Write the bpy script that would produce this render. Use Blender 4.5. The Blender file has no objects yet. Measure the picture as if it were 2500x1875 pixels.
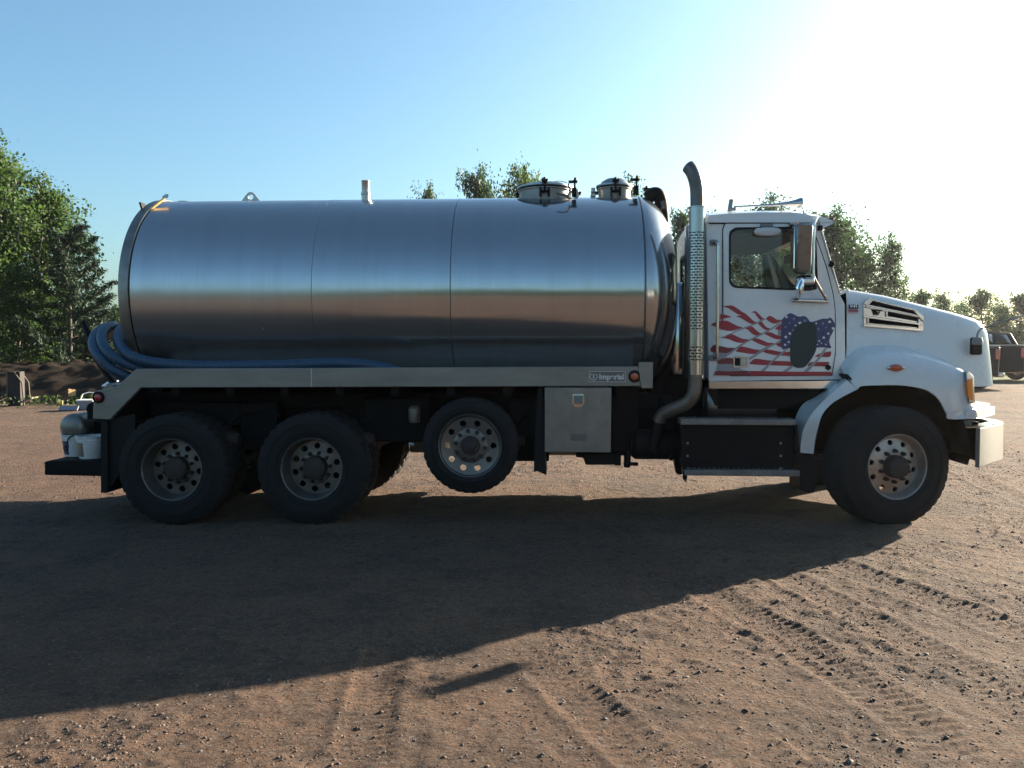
import bpy, bmesh, math, random
import numpy as np
from mathutils import Vector, Matrix

R = math.radians
sc = bpy.context.scene
COL = sc.collection

# ------------------------------------------------------------------ camera
F = 2040.0                       # focal length in pixels of the 2500 px photograph
CAM_H = 1.71
PITCH = math.atan(87.5 / F)
cd = bpy.data.cameras.new('camera'); cam = bpy.data.objects.new('camera', cd); COL.objects.link(cam)
cd.sensor_width = 36.0; cd.lens = 36.0 * F / 2500.0; cd.clip_start = 0.05; cd.clip_end = 3000.0
cam.location = (0, 0, CAM_H); cam.rotation_euler = (R(90) - PITCH, 0, 0)
sc.camera = cam

# ------------------------------------------------------------------ light
SUN_AZ, SUN_EL = R(54.2), R(16.6)         # azimuth to the right of the view direction
SKY_STRENGTH, SUN_STRENGTH, EXPOSURE = 0.053, 5.0, 2.4
w = bpy.data.worlds.new("World"); sc.world = w; w.use_nodes = True
wn = w.node_tree; bg = wn.nodes['Background']
sky = wn.nodes.new('ShaderNodeTexSky'); sky.sky_type = 'NISHITA'; sky.sun_disc = False
sky.sun_elevation = SUN_EL; sky.sun_rotation = SUN_AZ
sky.air_density = 1.0; sky.dust_density = 2.3; sky.ozone_density = 3.8
wb_ = wn.nodes.new('ShaderNodeMix'); wb_.data_type = 'RGBA'; wb_.blend_type = 'MULTIPLY'; wb_.inputs['Factor'].default_value = 1.0; wb_.inputs['B'].default_value = (0.90, 1.03, 0.94, 1)   # white balance
wn.links.new(sky.outputs[0], wb_.inputs['A']); wn.links.new(wb_.outputs['Result'], bg.inputs[0]); bg.inputs[1].default_value = SKY_STRENGTH
sl = bpy.data.lights.new('sun', 'SUN'); so = bpy.data.objects.new('sun', sl); COL.objects.link(so)
sl.energy = SUN_STRENGTH; sl.angle = R(0.5); sl.color = (1.0, 0.86, 0.68)
SUNV = Vector((math.sin(SUN_AZ) * math.cos(SUN_EL), math.cos(SUN_AZ) * math.cos(SUN_EL), math.sin(SUN_EL)))
so.rotation_euler = (-SUNV).to_track_quat('-Z', 'Y').to_euler(); so.location = SUNV * 60
vs = sc.view_settings
vs.view_transform = 'Standard'; vs.look = 'None'; vs.exposure = EXPOSURE; vs.gamma = 1.0; vs.use_curve_mapping = False
sc.cycles.use_denoising = True
sc.cycles.max_bounces = 8; sc.cycles.transparent_max_bounces = 16
sc.cycles.sample_clamp_indirect = 6.0

# ------------------------------------------------------------------ measuring helpers
CF = Vector((0, math.cos(PITCH), -math.sin(PITCH))); CU = Vector((0, math.sin(PITCH), math.cos(PITCH)))
CP = Vector((0, 0, CAM_H))
def ray(px, py):
    return CF + Vector((1, 0, 0)) * ((px - 1250) / F) + CU * ((937.5 - py) / F)
def at(px, py, Y):               # point at world distance Y
    r = ray(px, py); return CP + r * (Y / r.y)
def gnd(px, py, z=0.0):          # point on the ground
    r = ray(px, py); return CP + r * ((z - CAM_H) / r.z)
YAW = R(3.2)                     # the truck's front stands a little closer than its rear
XH = Vector((math.cos(YAW), -math.sin(YAW), 0)); YH = Vector((math.sin(YAW), math.cos(YAW), 0))
TO = at(760, 1144, 8.03); TO.z = 0   # truck origin: ground below the second axle's near wheel
def T(px, py, yt):               # truck coordinates (x, z) of a point on the plane y = yt
    r = ray(px, py); t = (yt - (CP - TO).dot(YH)) / r.dot(YH)
    p = CP + r * t - TO; return p.dot(XH), p.z
def V(px, py, yt):
    x, z = T(px, py, yt); return Vector((x, yt, z))
def TP(pts, yt): return [T(a, b, yt) for a, b in pts]
TM = Matrix.Translation(TO) @ Matrix.Rotation(-YAW, 4, 'Z')
W2 = 2.44                        # truck width
YC = W2 / 2
def unz(pts, ox, oy, s): return [(ox + a / s, oy + b / s) for a, b in pts]

# ------------------------------------------------------------------ materials
MATS = {}
def mat(name, col, rough=0.5, metal=0.0, var=0.0, vscale=6.0, bump=0.0, bscale=40.0, col2=None, spec=None, coat=0.0, stretch=None, rvar=0.0):
    m = bpy.data.materials.new(name); m.use_nodes = True; nt = m.node_tree; b = nt.nodes['Principled BSDF']
    b.inputs['Base Color'].default_value = (*col, 1); b.inputs['Roughness'].default_value = rough; b.inputs['Metallic'].default_value = metal
    if spec is not None: b.inputs['Specular IOR Level'].default_value = spec
    if coat: b.inputs['Coat Weight'].default_value = coat; b.inputs['Coat Roughness'].default_value = 0.05
    if var or bump or rvar:
        tc = nt.nodes.new('ShaderNodeTexCoord'); mp = nt.nodes.new('ShaderNodeMapping'); nt.links.new(tc.outputs['Object'], mp.inputs[0])
        if stretch: mp.inputs['Scale'].default_value = stretch
    if var or rvar:
        nz = nt.nodes.new('ShaderNodeTexNoise'); nz.inputs['Scale'].default_value = vscale; nz.inputs['Detail'].default_value = 6; nz.inputs['Roughness'].default_value = 0.65
        nt.links.new(mp.outputs[0], nz.inputs['Vector'])
        rp = nt.nodes.new('ShaderNodeMapRange'); rp.inputs['From Min'].default_value = 0.3; rp.inputs['From Max'].default_value = 0.7
        nt.links.new(nz.outputs['Fac'], rp.inputs['Value'])
    if var:
        mx = nt.nodes.new('ShaderNodeMix'); mx.data_type = 'RGBA'
        c2 = col2 if col2 else tuple(c * (1 - var) for c in col)
        mx.inputs['A'].default_value = (*col, 1); mx.inputs['B'].default_value = (*c2, 1)
        ml = nt.nodes.new('ShaderNodeMath'); ml.operation = 'MULTIPLY'; ml.inputs[1].default_value = 1.0 if not col2 else var
        nt.links.new(rp.outputs[0], ml.inputs[0]); nt.links.new(ml.outputs[0], mx.inputs['Factor'])
        nt.links.new(mx.outputs['Result'], b.inputs['Base Color'])
    if rvar:
        mr = nt.nodes.new('ShaderNodeMapRange'); mr.inputs['To Min'].default_value = rough; mr.inputs['To Max'].default_value = rough + rvar
        nt.links.new(rp.outputs[0], mr.inputs['Value']); nt.links.new(mr.outputs[0], b.inputs['Roughness'])
    if bump:
        bn = nt.nodes.new('ShaderNodeTexNoise'); bn.inputs['Scale'].default_value = bscale; bn.inputs['Detail'].default_value = 5
        nt.links.new(mp.outputs[0], bn.inputs['Vector'])
        bp = nt.nodes.new('ShaderNodeBump'); bp.inputs['Strength'].default_value = bump; bp.inputs['Distance'].default_value = 0.02
        nt.links.new(bn.outputs['Fac'], bp.inputs['Height']); nt.links.new(bp.outputs[0], b.inputs['Normal'])
    MATS[name] = m; return m
def glass(name, tint, refl=1.0, rough=0.0):
    m = bpy.data.materials.new(name); m.use_nodes = True; nt = m.node_tree
    for n in list(nt.nodes):
        if n.type != 'OUTPUT_MATERIAL': nt.nodes.remove(n)
    o = [n for n in nt.nodes if n.type == 'OUTPUT_MATERIAL'][0]
    t = nt.nodes.new('ShaderNodeBsdfTransparent'); t.inputs[0].default_value = (*tint, 1)
    g = nt.nodes.new('ShaderNodeBsdfGlossy'); g.inputs['Roughness'].default_value = rough; g.inputs[0].default_value = (refl, refl, refl, 1)
    f = nt.nodes.new('ShaderNodeFresnel'); f.inputs[0].default_value = 1.5
    x = nt.nodes.new('ShaderNodeMixShader'); nt.links.new(f.outputs[0], x.inputs[0]); nt.links.new(t.outputs[0], x.inputs[1]); nt.links.new(g.outputs[0], x.inputs[2])
    nt.links.new(x.outputs[0], o.inputs[0]); MATS[name] = m; return m

white = mat('white_paint', (0.60, 0.62, 0.62), 0.22, var=0.10, vscale=2.5, coat=0.5, rvar=0.12, col2=(0.52, 0.52, 0.50))
whitef = mat('white_fibreglass', (0.60, 0.62, 0.63), 0.25, var=0.08, vscale=3, coat=0.4, col2=(0.52, 0.51, 0.49))
for m_ in (white, whitef):
    nt = m_.node_tree; b_ = nt.nodes['Principled BSDF']; src = b_.inputs['Base Color'].links[0].from_socket
    tc = nt.nodes.new('ShaderNodeTexCoord'); sx = nt.nodes.new('ShaderNodeSeparateXYZ'); nt.links.new(tc.outputs['Object'], sx.inputs[0])
    hr = nt.nodes.new('ShaderNodeMapRange'); hr.inputs['From Min'].default_value = 1.65; hr.inputs['From Max'].default_value = .85; nt.links.new(sx.outputs['Z'], hr.inputs['Value'])
    nz = nt.nodes.new('ShaderNodeTexNoise'); nz.inputs['Scale'].default_value = 5; nz.inputs['Detail'].default_value = 8; nz.inputs['Roughness'].default_value = .7; nt.links.new(tc.outputs['Object'], nz.inputs['Vector'])
    ml = nt.nodes.new('ShaderNodeMath'); ml.operation = 'MULTIPLY'; nt.links.new(hr.outputs[0], ml.inputs[0]); nt.links.new(nz.outputs['Fac'], ml.inputs[1])
    mx = nt.nodes.new('ShaderNodeMix'); mx.data_type = 'RGBA'; nt.links.new(ml.outputs[0], mx.inputs['Factor']); nt.links.new(src, mx.inputs['A']); mx.inputs['B'].default_value = (.22, .17, .13, 1); nt.links.new(mx.outputs['Result'], b_.inputs['Base Color'])
chrome = mat('chrome', (0.44, 0.44, 0.435), 0.10, 1.0, rvar=0.12, vscale=8)
alu = mat('brushed_aluminium', (0.42, 0.41, 0.39), 0.36, 1.0, var=0.25, vscale=5, bump=0.04, bscale=30, stretch=(2, 30, 30))
railm = mat('dusty_stainless_rail', (0.24, 0.225, 0.20), 0.42, 0.55, var=0.3, vscale=3, stretch=(0.6, 3, 3), bump=0.02, bscale=60)
boxm = mat('dusty_tool_box_steel', (0.24, 0.225, 0.20), 0.38, 0.6, var=0.35, vscale=5, bump=0.03, bscale=50)
blackm = mat('black_chassis_paint', (0.0045, 0.0045, 0.005), 0.6, var=0.5, vscale=9, col2=(0.012, 0.010, 0.009), spec=0.12)
dark = mat('dark_void', (0.004, 0.004, 0.005), 0.8, spec=0.1)
rubber = mat('tyre_rubber', (0.009, 0.009, 0.010), 0.72, var=0.6, vscale=7, col2=(0.022, 0.019, 0.017), bump=0.05, bscale=120, spec=0.2)
rubberg = mat('rubber_seal', (0.006, 0.006, 0.007), 0.55, spec=0.2)
dusttread = mat('dusty_tread', (0.030, 0.027, 0.025), .85, var=.7, vscale=14, col2=(0.012, 0.012, 0.012), spec=.15)
rimm = mat('dusty_alloy_rim', (0.165, 0.155, 0.145), 0.42, 0.7, var=0.7, vscale=7, col2=(0.11, 0.085, 0.07), bump=0.04, bscale=60)
rimf = mat('front_alloy_rim', (0.36, 0.335, 0.31), 0.38, 0.7, var=0.8, vscale=6, col2=(0.24, 0.17, 0.13), bump=0.04, bscale=60)
hubm = mat('rusty_hub', (0.020, 0.016, 0.014), 0.75, var=0.7, vscale=18, col2=(0.055, 0.028, 0.018), bump=0.1, bscale=80)
blue = mat('blue_hose', (0.009, 0.043, 0.088), 0.5, var=0.5, vscale=5, col2=(0.025, 0.055, 0.085), bump=0.03, bscale=60)
red = mat('red_lens', (0.32, 0.02, 0.02), 0.2, coat=0.4)
amber = mat('amber_lens', (0.75, 0.20, 0.01), 0.22, coat=0.5)
orange = mat('orange_marker_lens', (0.42, 0.07, 0.02), 0.28, coat=0.4)
flagred = mat('flag_red', (0.36, 0.012, 0.030), 0.3, var=0.35, vscale=9)
flagblue = mat('flag_blue', (0.016, 0.03, 0.13), 0.3, var=0.4, vscale=9)
flagwhite = mat('flag_white', (0.70, 0.71, 0.70), 0.3)
flaggrey = mat('flag_fold_grey', (0.24, 0.23, 0.24), 0.3)
flagdred = mat('flag_fold_red', (0.15, 0.008, 0.016), 0.3)
stargrey = mat('flag_dim_star', (0.16, 0.20, 0.32), 0.3)
patchm = mat('dark_green_patch', (0.010, 0.024, 0.024), 0.55)
grey = mat('grey_plastic', (0.16, 0.17, 0.17), 0.5)
pale = mat('pale_trim', (0.5, 0.51, 0.5), 0.35)
interior = mat('cab_interior_grey', (0.085, 0.09, 0.095), 0.7, var=0.3, vscale=6)
seatm = mat('seat_cloth', (0.035, 0.037, 0.042), 0.9)
bumperm = mat('scuffed_bumper_alloy', (0.10, 0.098, 0.094), 0.5, 0.2, var=0.6, vscale=4, col2=(0.05, 0.048, 0.045), bump=0.04, bscale=20)
stepm = mat('worn_step_alloy', (0.20, 0.19, 0.18), 0.5, 0.6, var=0.5, vscale=6)
brown = mat('heated_exhaust_pipe', (0.17, 0.13, 0.105), 0.45, 0.6, var=0.5, vscale=10, col2=(0.07, 0.055, 0.05))
stackm = mat('sooty_exhaust_tip', (0.13, 0.125, 0.125), 0.38, 0.8, var=0.5, vscale=4, col2=(0.05, 0.045, 0.045))
brass = mat('amber_gauge_hose', (0.75, 0.42, 0.14), 0.3, spec=0.6)
bucketm = mat('white_bucket_plastic', (0.66, 0.68, 0.68), 0.45, var=0.6, vscale=9, col2=(0.38, 0.33, 0.29))
bluetape = mat('blue_print', (0.012, 0.03, 0.08), 0.4)
cabglass = glass('cab_glass', (0.84, 0.89, 0.88), 1.0)
tintglass = glass('tinted_glass', (0.10, 0.11, 0.12), 1.0)
mirrorback = mat('mirror_back_steel', (0.16, 0.165, 0.17), 0.25, 1.0, rvar=.1, vscale=6)
stackchrome = mat('stack_chrome', (0.31, 0.31, 0.305), 0.14, 1.0, rvar=0.12, vscale=8)
mirrorm = mat('mirror_glass', (0.8, 0.8, 0.8), 0.02, 1.0)

def tank_material():
    m = bpy.data.materials.new('brushed_tank_stainless'); m.use_nodes = True; nt = m.node_tree; b = nt.nodes['Principled BSDF']
    tc = nt.nodes.new('ShaderNodeTexCoord'); mp = nt.nodes.new('ShaderNodeMapping'); nt.links.new(tc.outputs['Object'], mp.inputs[0])
    mp.inputs['Scale'].default_value = (60, 1.2, 1.2)
    st = nt.nodes.new('ShaderNodeTexNoise'); st.inputs['Scale'].default_value = 1.0; st.inputs['Detail'].default_value = 6; nt.links.new(mp.outputs[0], st.inputs['Vector'])
    bl = nt.nodes.new('ShaderNodeTexNoise'); bl.inputs['Scale'].default_value = 1.1; bl.inputs['Detail'].default_value = 5; nt.links.new(tc.outputs['Object'], bl.inputs['Vector'])
    c = nt.nodes.new('ShaderNodeMix'); c.data_type = 'RGBA'; c.inputs['A'].default_value = (0.47, 0.47, 0.475, 1); c.inputs['B'].default_value = (0.385, 0.385, 0.39, 1)
    ad = nt.nodes.new('ShaderNodeMath'); ad.operation = 'MULTIPLY'; nt.links.new(st.outputs['Fac'], ad.inputs[0]); ad.inputs[1].default_value = 1.0
    nt.links.new(ad.outputs[0], c.inputs['Factor']); nt.links.new(c.outputs['Result'], b.inputs['Base Color'])
    b.inputs['Metallic'].default_value = 0.9
    # rear half is dustier and duller than the front half
    sx = nt.nodes.new('ShaderNodeSeparateXYZ'); nt.links.new(tc.outputs['Object'], sx.inputs[0])
    mr = nt.nodes.new('ShaderNodeMapRange'); mr.inputs['From Min'].default_value = -0.5; mr.inputs['From Max'].default_value = 1.2
    mr.inputs['To Min'].default_value = 0.21; mr.inputs['To Max'].default_value = 0.10; nt.links.new(sx.outputs['X'], mr.inputs['Value'])
    a2 = nt.nodes.new('ShaderNodeMath'); a2.operation = 'MULTIPLY_ADD'; nt.links.new(bl.outputs['Fac'], a2.inputs[0]); a2.inputs[1].default_value = 0.05; nt.links.new(mr.outputs[0], a2.inputs[2])
    a3 = nt.nodes.new('ShaderNodeMath'); a3.operation = 'MULTIPLY_ADD'; nt.links.new(st.outputs['Fac'], a3.inputs[0]); a3.inputs[1].default_value = 0.03; nt.links.new(a2.outputs[0], a3.inputs[2])
    nt.links.new(a3.outputs[0], b.inputs['Roughness'])
    m2 = nt.nodes.new('ShaderNodeMapping'); nt.links.new(tc.outputs['Object'], m2.inputs[0]); m2.inputs['Scale'].default_value = (7, .9, .35)
    sk = nt.nodes.new('ShaderNodeTexNoise'); sk.inputs['Scale'].default_value = 1.0; sk.inputs['Detail'].default_value = 7; sk.inputs['Roughness'].default_value = .7; nt.links.new(m2.outputs[0], sk.inputs['Vector'])
    r2 = nt.nodes.new('ShaderNodeMapRange'); r2.inputs['From Min'].default_value = .48; r2.inputs['From Max'].default_value = .75; r2.inputs['To Max'].default_value = .22; nt.links.new(sk.outputs['Fac'], r2.inputs['Value'])
    dz_ = nt.nodes.new('ShaderNodeMix'); dz_.data_type = 'RGBA'; nt.links.new(r2.outputs[0], dz_.inputs['Factor']); nt.links.new(c.outputs['Result'], dz_.inputs['A']); dz_.inputs['B'].default_value = (.24, .225, .21, 1); nt.links.new(dz_.outputs['Result'], b.inputs['Base Color'])
    a4 = nt.nodes.new('ShaderNodeMath'); a4.operation = 'MULTIPLY_ADD'; nt.links.new(r2.outputs[0], a4.inputs[0]); a4.inputs[1].default_value = .10; nt.links.new(a3.outputs[0], a4.inputs[2]); nt.links.new(a4.outputs[0], b.inputs['Roughness'])
    wv = nt.nodes.new('ShaderNodeTexNoise'); wv.inputs['Scale'].default_value = 1.6; wv.inputs['Detail'].default_value = 2; nt.links.new(tc.outputs['Object'], wv.inputs['Vector'])
    bw = nt.nodes.new('ShaderNodeBump'); bw.inputs['Strength'].default_value = .10; bw.inputs['Distance'].default_value = .05; nt.links.new(wv.outputs['Fac'], bw.inputs['Height'])
    bp = nt.nodes.new('ShaderNodeBump'); nt.links.new(bw.outputs[0], bp.inputs['Normal']); bp.inputs['Strength'].default_value = 0.008; bp.inputs['Distance'].default_value = 0.01
    nt.links.new(st.outputs['Fac'], bp.inputs['Height']); nt.links.new(bp.outputs[0], b.inputs['Normal'])
    return m
tankm = tank_material()

# ------------------------------------------------------------------ mesh builder
class MB:
    def __init__(s): s.v = []; s.f = []; s.mi = []
    def add(s, vs, fs, m=0):
        o = len(s.v); s.v += [tuple(p) for p in vs]; s.f += [tuple(i + o for i in f) for f in fs]; s.mi += [m] * len(fs); return s
    def box(s, x0, x1, y0, y1, z0, z1, m=0):
        vs = [(x, y, z) for x in (x0, x1) for y in (y0, y1) for z in (z0, z1)]
        return s.add(vs, [(0, 1, 3, 2), (4, 6, 7, 5), (0, 4, 5, 1), (2, 3, 7, 6), (0, 2, 6, 4), (1, 5, 7, 3)], m)
    def obox(s, c, size, rot=None, m=0):
        M = rot if rot else Matrix.Identity(3); c = Vector(c); h = [q / 2 for q in size]
        vs = [c + M @ Vector((a * h[0], b * h[1], d * h[2])) for a in (-1, 1) for b in (-1, 1) for d in (-1, 1)]
        return s.add(vs, [(0, 1, 3, 2), (4, 6, 7, 5), (0, 4, 5, 1), (2, 3, 7, 6), (0, 2, 6, 4), (1, 5, 7, 3)], m)
    def prism(s, poly, lo, hi, plane='xz', m=0, top=None):
        n = len(poly); tp = top if top else poly
        a = sum(poly[i][0] * poly[(i + 1) % n][1] - poly[(i + 1) % n][0] * poly[i][1] for i in range(n))
        if plane == 'xz': A = [(p[0], lo, p[1]) for p in poly]; B = [(p[0], hi, p[1]) for p in tp]
        elif plane == 'xy': A = [(p[0], p[1], lo) for p in poly]; B = [(p[0], p[1], hi) for p in tp]; a = -a
        else: A = [(lo, p[0], p[1]) for p in poly]; B = [(hi, p[0], p[1]) for p in tp]; a = -a
        f = [tuple(range(n)), tuple(range(2 * n - 1, n - 1, -1))] + [(i, i + n, (i + 1) % n + n, (i + 1) % n) for i in range(n)]
        if a < 0: f = [tuple(reversed(q)) for q in f]
        return s.add(A + B, f, m)
    def tube(s, path, r, n=12, m=0, caps=True):
        P = [Vector(p) for p in path]; k = len(P); rs = r if isinstance(r, (list, tuple)) else [r] * k
        ref = None; vs = []
        for i in range(k):
            t = (P[min(i + 1, k - 1)] - P[max(i - 1, 0)]).normalized()
            if ref is None:
                ref = Vector((0, 0, 1)) if abs(t.z) < 0.9 else Vector((1, 0, 0))
            a = (ref - t * ref.dot(t)).normalized(); b = t.cross(a); ref = a
            for j in range(n):
                an = 2 * math.pi * j / n; vs.append(P[i] + (a * math.cos(an) + b * math.sin(an)) * rs[i])
        fs = [(i * n + j, i * n + (j + 1) % n, (i + 1) * n + (j + 1) % n, (i + 1) * n + j) for i in range(k - 1) for j in range(n)]
        if caps: fs += [tuple(range(n - 1, -1, -1)), tuple((k - 1) * n + j for j in range(n))]
        return s.add(vs, fs, m)
    def lathe(s, prof, axis='x', c=(0, 0, 0), n=32, m=0, rf=None, closed=False):
        c = Vector(c); vs = []; k = len(prof)
        for i, (r, a) in enumerate(prof):
            for j in range(n):
                rr = r if rf is None else rf(i, j, r); an = 2 * math.pi * j / n; u, v = rr * math.cos(an), rr * math.sin(an)
                vs.append(c + (Vector((a, u, v)) if axis == 'x' else Vector((v, a, u)) if axis == 'y' else Vector((u, v, a))))
        fs = []
        for i in range(k if closed else k - 1):
            i2 = (i + 1) % k
            for j in range(n):
                fs.append((i * n + j, i * n + (j + 1) % n, i2 * n + (j + 1) % n, i2 * n + j))
        return s.add(vs, fs, m)
    def bridge(s, A, B, m=0):
        n = len(A); return s.add(list(A) + list(B), [(i, (i + 1) % n, (i + 1) % n + n, i + n) for i in range(n)], m)
    def grid(s, rows, m=0, closed=False):
        n = len(rows[0]); vs = [p for r in rows for p in r]
        fs = [(i * n + j, i * n + (j + 1) % n, (i + 1) * n + (j + 1) % n, (i + 1) * n + j) for i in range(len(rows) - 1) for j in range(n if closed else n - 1)]
        return s.add(vs, fs, m)
    def mesh(s, name, mats, smooth=35):
        me = bpy.data.meshes.new(name); me.from_pydata(s.v, [], s.f); me.validate()
        for q in (mats if isinstance(mats, (list, tuple)) else [mats]): me.materials.append(q)
        if len(me.polygons) == len(s.mi): me.polygons.foreach_set('material_index', s.mi)
        bm = bmesh.new(); bm.from_mesh(me); bmesh.ops.recalc_face_normals(bm, faces=bm.faces[:]); bm.to_mesh(me); bm.free()
        if smooth:
            me.shade_smooth(); me.set_sharp_from_angle(angle=R(smooth))
        else: me.shade_flat()
        return me
    def build(s, name, mats, parent=None, smooth=35, bevel=0, solid=0, segs=2, M=None):
        o = bpy.data.objects.new(name, s.mesh(name, mats, smooth)); COL.objects.link(o)
        if parent: o.parent = parent
        if M is not None: o.matrix_world = M
        if solid:
            d = o.modifiers.new('thickness', 'SOLIDIFY'); d.thickness = solid; d.offset = 0
        if bevel:
            b = o.modifiers.new('bevel', 'BEVEL'); b.width = bevel; b.segments = segs; b.limit_method = 'ANGLE'; b.angle_limit = R(40)
        return o
def empty(name, loc=(0, 0, 0), rz=0, parent=None):
    o = bpy.data.objects.new(name, None); COL.objects.link(o); o.location = loc; o.rotation_euler = (0, 0, rz); o.empty_display_size = 0.2
    if parent: o.parent = parent
    return o
def tag(o, label=None, cat=None, group=None, kind=None):
    if label: o['label'] = label
    if cat: o['category'] = cat
    if group: o['group'] = group
    if kind: o['kind'] = kind
    return o
def link(name, me, parent=None, M=None):
    o = bpy.data.objects.new(name, me); COL.objects.link(o)
    if parent: o.parent = parent
    if M is not None: o.matrix_basis = M
    return o
def spline(pts, n=8):            # Catmull-Rom through the points
    P = [Vector(p) for p in pts]; P = [P[0] * 2 - P[1]] + P + [P[-1] * 2 - P[-2]]; out = []
    for i in range(1, len(P) - 2):
        for k in range(n):
            t = k / n; a, b, c, d = P[i - 1], P[i], P[i + 1], P[i + 2]
            out.append(0.5 * ((2 * b) + (c - a) * t + (2 * a - 5 * b + 4 * c - d) * t * t + (3 * b - a - 3 * c + d) * t ** 3))
    out.append(P[-2]); return out
def spl2(pts, n=6): return [(p.x, p.y) for p in spline([(a, b, 0) for a, b in pts], n)]
def rrect(pts, r, n=5):          # polygon with rounded corners
    out = []; k = len(pts); P = [Vector((a, b)) for a, b in pts]
    for i in range(k):
        p = P[i]; a = (P[i - 1] - p); b = (P[(i + 1) % k] - p); d = min(r, a.length * .45, b.length * .45)
        a0 = p + a.normalized() * d; b0 = p + b.normalized() * d
        for j in range(n + 1):
            t = j / n; q = a0 * (1 - t) ** 2 + p * 2 * t * (1 - t) + b0 * t * t; out.append((q.x, q.y))
    return out
def resample(poly, n, c=None):   # n points by angle about c (star-shaped outline)
    P = [Vector(p) for p in poly]; c = Vector(c) if c is not None else sum(P, Vector((0, 0))) / len(P); out = []
    for i in range(n):
        an = 2 * math.pi * i / n; d = Vector((math.cos(an), math.sin(an))); best = None
        for j in range(len(P)):
            a = P[j] - c; e = P[(j + 1) % len(P)] - P[j]; den = d.x * e.y - d.y * e.x
            if abs(den) < 1e-9: continue
            t = (a.x * e.y - a.y * e.x) / den; u = (a.x * d.y - a.y * d.x) / den
            if t > 0 and -1e-6 <= u <= 1 + 1e-6 and (best is None or t > best): best = t
        q = c + d * (best or 0.01); out.append((q.x, q.y))
    # keep true corners of the outline: snap the nearest sample to every corner
    for p in P:
        j = min(range(n), key=lambda i: (Vector(out[i]) - p).length)
        if (Vector(out[j]) - p).length < 0.04: out[j] = (p.x, p.y)
    return out
def inset(poly, d):              # scale-free inset of a roughly convex polygon
    P = [Vector(p) for p in poly]; n = len(P); c = sum(P, Vector((0, 0))) / n; out = []
    for p in P:
        q = c - p; out.append(tuple(p + q.normalized() * d))
    return out
def text_mesh(txt, size, M, mat_, name, parent=None, extrude=0.001, shear=0.0, align='CENTER', bold=0.0):
    cu = bpy.data.curves.new(name, 'FONT'); cu.body = txt; cu.size = size; cu.extrude = extrude; cu.shear = shear; cu.align_x = align; cu.align_y = 'CENTER'; cu.offset = bold
    o = bpy.data.objects.new(name, cu); COL.objects.link(o); dg = bpy.context.evaluated_depsgraph_get()
    me = bpy.data.meshes.new_from_object(o.evaluated_get(dg)); bpy.data.objects.remove(o); bpy.data.curves.remove(cu)
    me.transform(M); me.materials.clear(); me.materials.append(mat_); return link(name, me, parent)
def face_near(x, y, z):          # matrix that stands text on the truck's near side
    return Matrix.Translation((x, y, z)) @ Matrix.Rotation(R(90), 4, 'X')
GLARE_HAZE = 0.00018
# ================================================================== THE GROUND
RNG = np.random.default_rng(7)
LAT = RNG.random((256, 256))
def vnoise(x, y):
    xi = np.floor(x).astype(int); yi = np.floor(y).astype(int); fx = x - xi; fy = y - yi
    fx = fx * fx * (3 - 2 * fx); fy = fy * fy * (3 - 2 * fy)
    a = LAT[xi % 256, yi % 256]; b = LAT[(xi + 1) % 256, yi % 256]; c = LAT[xi % 256, (yi + 1) % 256]; d = LAT[(xi + 1) % 256, (yi + 1) % 256]
    return (a * (1 - fx) + b * fx) * (1 - fy) + (c * (1 - fx) + d * fx) * fy
def rot(x, y, a): return x * math.cos(a) - y * math.sin(a), x * math.sin(a) + y * math.cos(a)
def sstep(a, b, x): t = np.clip((x - a) / (b - a), 0, 1); return t * t * (3 - 2 * t)
def terrain(x, y):               # the slow rise of the yard behind the truck
    return -.014 + .0155 * np.clip(x + 3.25, -6, 11) + 0.26 * sstep(13, 28, y) * sstep(-6, 10, x) + 0.20 * sstep(13, 24, y) * (1 - sstep(-6, 10, x))
TRACKS = []
def track(p0, p1, wd, pitch, depth):
    a, b = gnd(*p0), gnd(*p1); TRACKS.append((a.x, a.y, b.x, b.y, wd, pitch, depth))
track((1500, 1300), (2330, 1880), .30, .066, .020); track((1760, 1330), (2700, 1880), .26, .072, .016)
track((1900, 1340), (2620, 1630), .30, .075, .020); track((2080, 1320), (2640, 1470), .26, .07, .014)
track((960, 1560), (915, 1900), .24, .05, .013); track((1290, 1600), (1660, 1920), .26, .066, .014); track((0, 1180), (240, 1250), .3, .1, .012)
track((-60, 1150), (330, 1090), .3, .11, .014); track((2350, 1170), (2600, 1300), .28, .09, .016); track((-50, 1105), (180, 1020), .3, .12, .012)
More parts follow.
